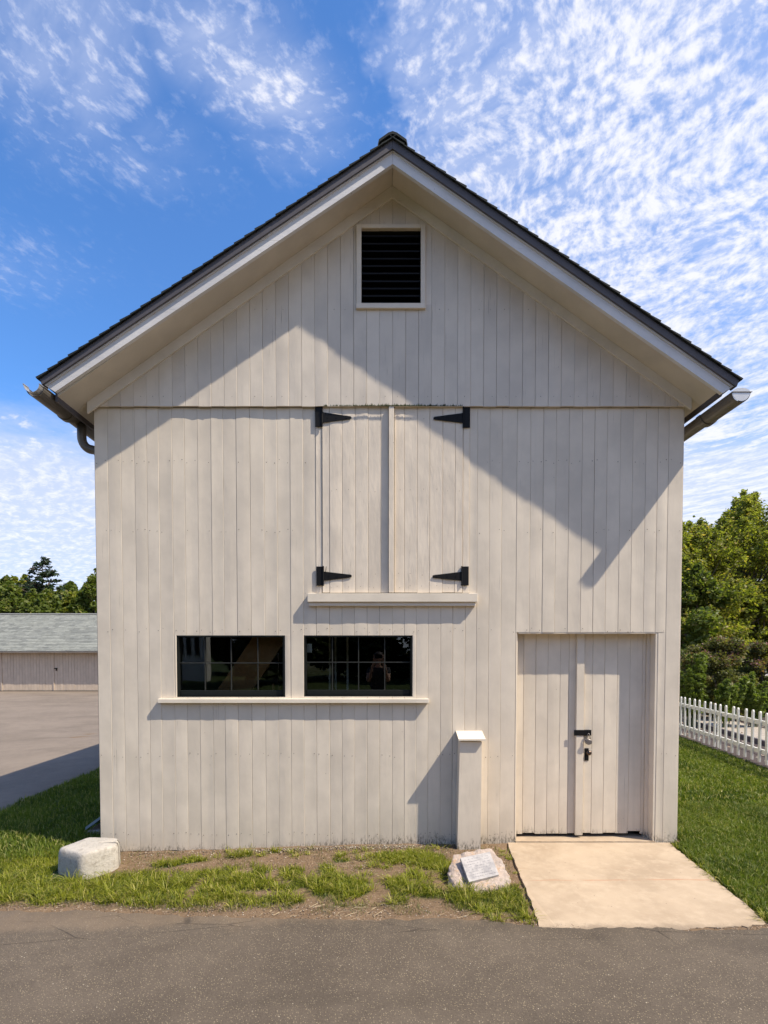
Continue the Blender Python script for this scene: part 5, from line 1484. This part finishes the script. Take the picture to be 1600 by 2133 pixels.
# neighbour's house among the trees: roof and eave show through
M['tanroof'] = simple('tan shingle roof', (.36, .25, .15), .9, 0, .2, 3, .2, .01)
hx, hyy = spot(1530, 32)
nh = empty('neighbour_house', (hx, hyy, 0), 'low house with tan roof and pale eave glimpsed between the trees on the right', 'house')
zr0 = top(1292, 32)
MB().box(hx - 3.0, hx + 5, hyy, hyy + 6, -.3, zr0 - .15).build('wall', M['whitewall'], nh)
MB().extrude([(hx - 3.6, hyy - .6, zr0 - .02), (hx + 5.6, hyy - .6, zr0 - .02), (hx + 5.6, hyy + 3, zr0 + 1.5), (hx - 3.6, hyy + 3, zr0 + 1.5)], (0, 0, .06)).build('roof', M['tanroof'], nh)
MB().extrude([(hx - 3.6, hyy + 6.6, zr0 - .02), (hx + 5.6, hyy + 6.6, zr0 - .02), (hx + 5.6, hyy + 3.01, zr0 + 1.5), (hx - 3.6, hyy + 3.01, zr0 + 1.5)], (0, 0, .06)).build('roof', M['tanroof'], nh)
MB().box(hx - 3.6, hx + 5.6, hyy - .66, hyy - .61, zr0 - .16, zr0 + .02).build('eave_board', M['whitewall'], nh)

# ------------------------------------------------------------------ garage across the yard
M['garage'] = paint('garage paint', (.56, .46, .36), wave=.2, grime=False)
gd = 29.0; gy = gd - D; gzb = -.32
gar = empty('garage', (-18, gy, gzb), 'long low cream garage with grey-green shingle roof across the asphalt yard', 'garage')
gze = H + (HY - 1357) * (gd - .45) / F; gzr = H + (HY - 1281) * (gd + 3.2) / F
gx0, gx1 = -30.0, -8.0
def gpx(px): return (px - CX) / F * gd
doorx = gpx(112)
MB().box(gx0, gx1, gy + .08, gy + 6.2, gzb, gze + .25).build('wall', M['garage'], gar)
wdt = 2.75
for k in range(-5, 4):
    a = doorx + k * wdt
    dl_ = MB().box(a + .012, a + wdt - .012, gy + .035, gy + .075, gzb + .06, gze + .2).build('garage_door', M['garage'], gar)
    if k == 0 or k == -1: tag(dl_, 'garage door right of the seam, with a black latch' if k == 0 else 'garage door left of the seam')
    nb_ = 18
    for j in range(nb_):
        p, q = a + .014 + (wdt - .028) * j / nb_, a + .014 + (wdt - .028) * (j + 1) / nb_
        e = rnd.uniform(-.006, .006)
        MB().box(p + .005, q - .005, gy + .018 + e, gy + .0345, gzb + .06, gze + .2).build('plank', M['garage'], dl_)
    MB().box(a - .035, a + .010, gy - .012, gy + .0345, gzb + .06, gze + .2).build('door_batten', M['garage'], dl_)
    if k == 0:
        la = gpx(113); MB().box(la, la + .17, gy - .03, gy - .013, gzb + 1.20, gzb + 1.25).box(la + .09, la + .15, gy - .035, gy - .013, gzb + 1.10, gzb + 1.199).build('latch', M['black'], dl_)
MB().box(gx0, gx1, gy - .02, gy + .10, gzb + .0, gzb + .05).build('sill_plate', M['dark'], gar)
ev = MB().box(gx0, gx1, gy - .47, gy - .43, gze - .05, gze + .03).build('eave_board', M['soffit'], gar)
roofs = MB(); yr = gy + 3.2
roofs.extrude([(gx0, gy - .5, gze), (gx1, gy - .5, gze), (gx1, yr, gzr), (gx0, yr, gzr)], (0, 0, .03))
roofs.extrude([(gx0, gy + 6.9, gze), (gx1, gy + 6.9, gze), (gx1, yr + .001, gzr), (gx0, yr + .001, gzr)], (0, 0, .03))
rg = roofs.build('roof', M['greyshingle'], gar)
cs_ = MB(); nc = 26
for i in range(nc):
    t0, t1 = i / nc, (i + 1) / nc
    y0_, y1_ = gy - .5 + (yr - gy + .5) * t0, gy - .5 + (yr - gy + .5) * t1; z0_, z1_ = gze + (gzr - gze) * t0, gze + (gzr - gze) * t1
    xx = gx0
    while xx < gx1:
        wd_ = rnd.uniform(.22, .36); lf = rnd.uniform(.012, .026)
        if xx > -26: cs_.add([(xx, y0_ - .01, z0_ + .031), (xx + wd_ - .01, y0_ - .01, z0_ + .031), (xx + wd_ - .01, y0_ - .01, z0_ + .031 + lf), (xx, y0_ - .01, z0_ + .031 + lf), (xx, y1_, z1_ + .033), (xx + wd_ - .01, y1_, z1_ + .033)],
                [(0, 1, 2, 3), (3, 2, 5, 4)])
        xx += wd_
tag(cs_.build('shingles', M['greyshingle'], rg, fix=False), kind='stuff')
MB().box(gx0, gx1, yr - .08, yr + .08, gzr + .035, gzr + .085).build('ridge_cap', simple('pale ridge', (.42, .42, .40), .8), rg)

# trees beyond the garage
TG = 'trees behind the long garage'
def lt_(px, d, py, sp, lab, mt, sd, nm='deciduous_tree', nl=22000, nc_=170, ls=.22):
    x, y = spot(px, d); tree(nm, (x, y, -.3), top(py, d) + .3, sp, lab, TG, nc_, nl, ls, mt, sd, .2, crownz=(.12, 1.0), clump=.13)
lt_(5, 44, 1226, 3.6, 'rounded green tree at the far left edge behind the garage', M['leafdark'], 61)
lt_(40, 46, 1232, 3.2, 'rounded green tree just left of the spired conifer', M['leaf'], 62)
lt_(-45, 45, 1215, 4.0, 'green tree beyond the left edge of the picture', M['leafdark'], 63)
lt_(125, 50, 1256, 3.0, 'lower green tree right of the spired conifer', M['leafdark'], 64)
lt_(150, 62, 1234, 3.2, 'hazy pale tree furthest back between the conifer and the barn', M['leafdark'], 65, ls=.4)
lt_(165, 43, 1248, 2.4, 'yellow-green bush tree near the barn corner behind the garage', M['leaf'], 66)
lt_(207, 42, 1226, 2.3, 'dark tall tree touching the left edge of the barn', M['leafdark'], 67)
lt_(232, 46, 1215, 3.4, 'tree hidden behind the left wall of the barn', M['leafdark'], 68, nl=8000)
lt_(84, 41, 1256, 2.8, 'low dark tree in front of the spired conifer', M['leafdark'], 69)
lt_(25, 40, 1242, 2.8, 'low dark tree above the left end of the garage roof', M['leafdark'], 70)
x, y = spot(92, 44); conifer('spruce_tree', (x, y, -.3), top(1166, 44) + .3, 3.3, 'dark conifer with a ragged spire rising above the garage roof', TG, 71, 15000, .15, 27, .25)

M['hedge'] = mk_leaf('very dark leaves', (.02, .035, .008), (.045, .065, .014), None, .2)
# ------------------------------------------------------------------ what stands behind the camera (seen in the panes)
rs_ = random.Random(5)
for i in range(15):
    x = -26 + i * 3.9 + rs_.uniform(-1, 1); y = -D - 24 - rs_.uniform(0, 6)
    if -21 < x < -8: y -= 16
    tree('hedgerow_tree', (x, y, 0), rs_.uniform(8, 12), 3.9, 'dark tree in the row across the lawn, only seen as a reflection in the panes', 'row of trees across the lawn facing the barn', 45, 5500, .5, M['hedge'], 80 + i, .15, crownz=(.05, 1.0), clump=.26)
hs = empty('white_house', (-15, -D - 29, 0), 'white clapboard house with tall dark windows facing the barn across the lawn', 'house')
MB().box(-18.5, -12.2, -D - 30, -D - 29, -.3, 5.2).build('wall', M['whitewall'], hs)
MB().prism([(-19, 5.2), (-11.7, 5.2), (-15.3, 8)], -D - 30.4, -D - 28.6).build('roof', M['shingle'], hs)
for xx in (-17.9, -17.1, -16.3, -15.5, -14.7, -14.1, -13.5, -12.85):
    MB().box(xx - .17, xx + .17, -D - 28.999, -D - 28.95, 1.5, 3.6).build('window', M['sash'], hs)
# photographer: one skinned figure with arms raised to a phone
def skin(name, pts, edges, radii, material, parent, root=0, sub=2):
    me = bpy.data.meshes.new(name); me.from_pydata(pts, edges, []); o = bpy.data.objects.new(name, me); COL.objects.link(o)
    m_ = o.modifiers.new('skin', 'SKIN'); o.modifiers.new('sub', 'SUBSURF').levels = sub; o.modifiers['sub'].render_levels = sub
    for i, r_ in enumerate(radii):
        sv = me.skin_vertices[0].data[i]; sv.radius = r_ if isinstance(r_, tuple) else (r_, r_); sv.use_root = (i == root)
    me.materials.append(material); bpy.context.view_layer.update()
    dg = bpy.context.evaluated_depsgraph_get(); m2 = bpy.data.meshes.new_from_object(o.evaluated_get(dg)); COL.objects.unlink(o); bpy.data.objects.remove(o)
    m2.polygons.foreach_set('use_smooth', [True] * len(m2.polygons)); m2.name = name
    if not m2.materials: m2.materials.append(material)
    return link(bpy.data.objects.new(name, m2), parent)
M['skin'] = simple('skin', (.50, .30, .21), .5, 0, .05, 20, 0); M['shirt'] = simple('dark shirt', (.03, .03, .035), .8, 0, .2, 30, 0)
M['trousers'] = simple('pale trousers', (.45, .43, .40), .8, 0, .1, 30, 0); M['hair'] = simple('dark hair', (.03, .02, .015), .6, 0, .3, 80, .3, .003)
PY = -D - .42; gp = float(g_h(0, PY)) + .01
pr_ = empty('person', (0, PY, gp), 'person in a dark T-shirt and pale trousers holding a phone up in both hands', 'person')
def P3(x, y, z): return (x, PY + y, gp + z)
body = [P3(0, 0, .95), P3(0, 0, 1.15), P3(0, -.01, 1.36), P3(0, 0, 1.50), P3(0, .01, 1.57), P3(0, .01, 1.66), P3(0, .0, 1.76),
        P3(-.19, 0, 1.42), P3(-.19, .17, 1.22), P3(-.09, .30, 1.60), P3(.19, 0, 1.42), P3(.19, .17, 1.22), P3(.09, .30, 1.60),
        P3(-.10, 0, .90), P3(-.12, .02, .50), P3(-.12, -.02, .09), P3(-.12, .12, .04), P3(.10, 0, .90), P3(.12, .02, .50), P3(.12, -.02, .09), P3(.13, .12, .04)]
be = [(0, 1), (1, 2), (2, 3), (3, 4), (4, 5), (5, 6), (2, 7), (7, 8), (8, 9), (2, 10), (10, 11), (11, 12), (0, 13), (13, 14), (14, 15), (15, 16), (0, 17), (17, 18), (18, 19), (19, 20)]
br = [(.15, .10), (.14, .10), (.16, .11), .06, .055, (.085, .10), (.075, .085), .062, .042, .028, .062, .042, .028, .085, .06, .04, .035, .085, .06, .04, .035]
skin('body', body, be, br, M['skin'], pr_)
skin('shirt', [P3(0, 0, .97), P3(0, 0, 1.15), P3(0, -.01, 1.36), P3(0, 0, 1.47), P3(-.19, 0, 1.42), P3(-.195, .09, 1.33), P3(.19, 0, 1.42), P3(.195, .09, 1.33)], [(0, 1), (1, 2), (2, 3), (2, 4), (4, 5), (2, 6), (6, 7)], [(.17, .12), (.16, .12), (.175, .125), .085, .078, .062, .078, .062], M['shirt'], pr_)
skin('trousers', [P3(0, 0, .98), P3(-.10, 0, .88), P3(-.12, .02, .50), P3(-.12, -.01, .13), P3(.10, 0, .88), P3(.12, .02, .50), P3(.12, -.01, .13)], [(0, 1), (1, 2), (2, 3), (0, 4), (4, 5), (5, 6)], [(.16, .115), .105, .078, .065, .105, .078, .065], M['trousers'], pr_)
hm = skin('hair', [P3(0, -.03, 1.62), P3(0, -.02, 1.72), P3(0, -.005, 1.80)], [(0, 1), (1, 2)], [(.085, .08), (.10, .10), (.08, .085)], M['hair'], pr_)
for s in (-1, 1):
    hnd = skin('hand', [P3(s * .09, .30, 1.60), P3(s * .085, .33, 1.66), P3(s * .08, .345, 1.70)], [(0, 1), (1, 2)], [.026, (.034, .02), (.03, .018)], M['skin'], pr_, sub=1)
    for k in range(4):
        z0_ = 1.665 + k * .019
        skin('finger', [P3(s * .085, .34, z0_), P3(s * .095, .372, z0_ + .004), P3(s * .082, .384, z0_ + .006), P3(s * .064, .385, z0_ + .006)], [(0, 1), (1, 2), (2, 3)], [.010, .009, .008, .0075], M['skin'], hnd, sub=1)
    skin('thumb', [P3(s * .085, .33, 1.655), P3(s * .075, .335, 1.69), P3(s * .055, .340, 1.71)], [(0, 1), (1, 2)], [.012, .010, .009], M['skin'], hnd, sub=1)
ph = MB().box(-.078, .078, PY + .350, PY + .359, gp + 1.665, gp + 1.74, .002).build('phone', M['black'])
tag(ph, 'black phone held sideways in the hands of the person facing the barn', 'phone')
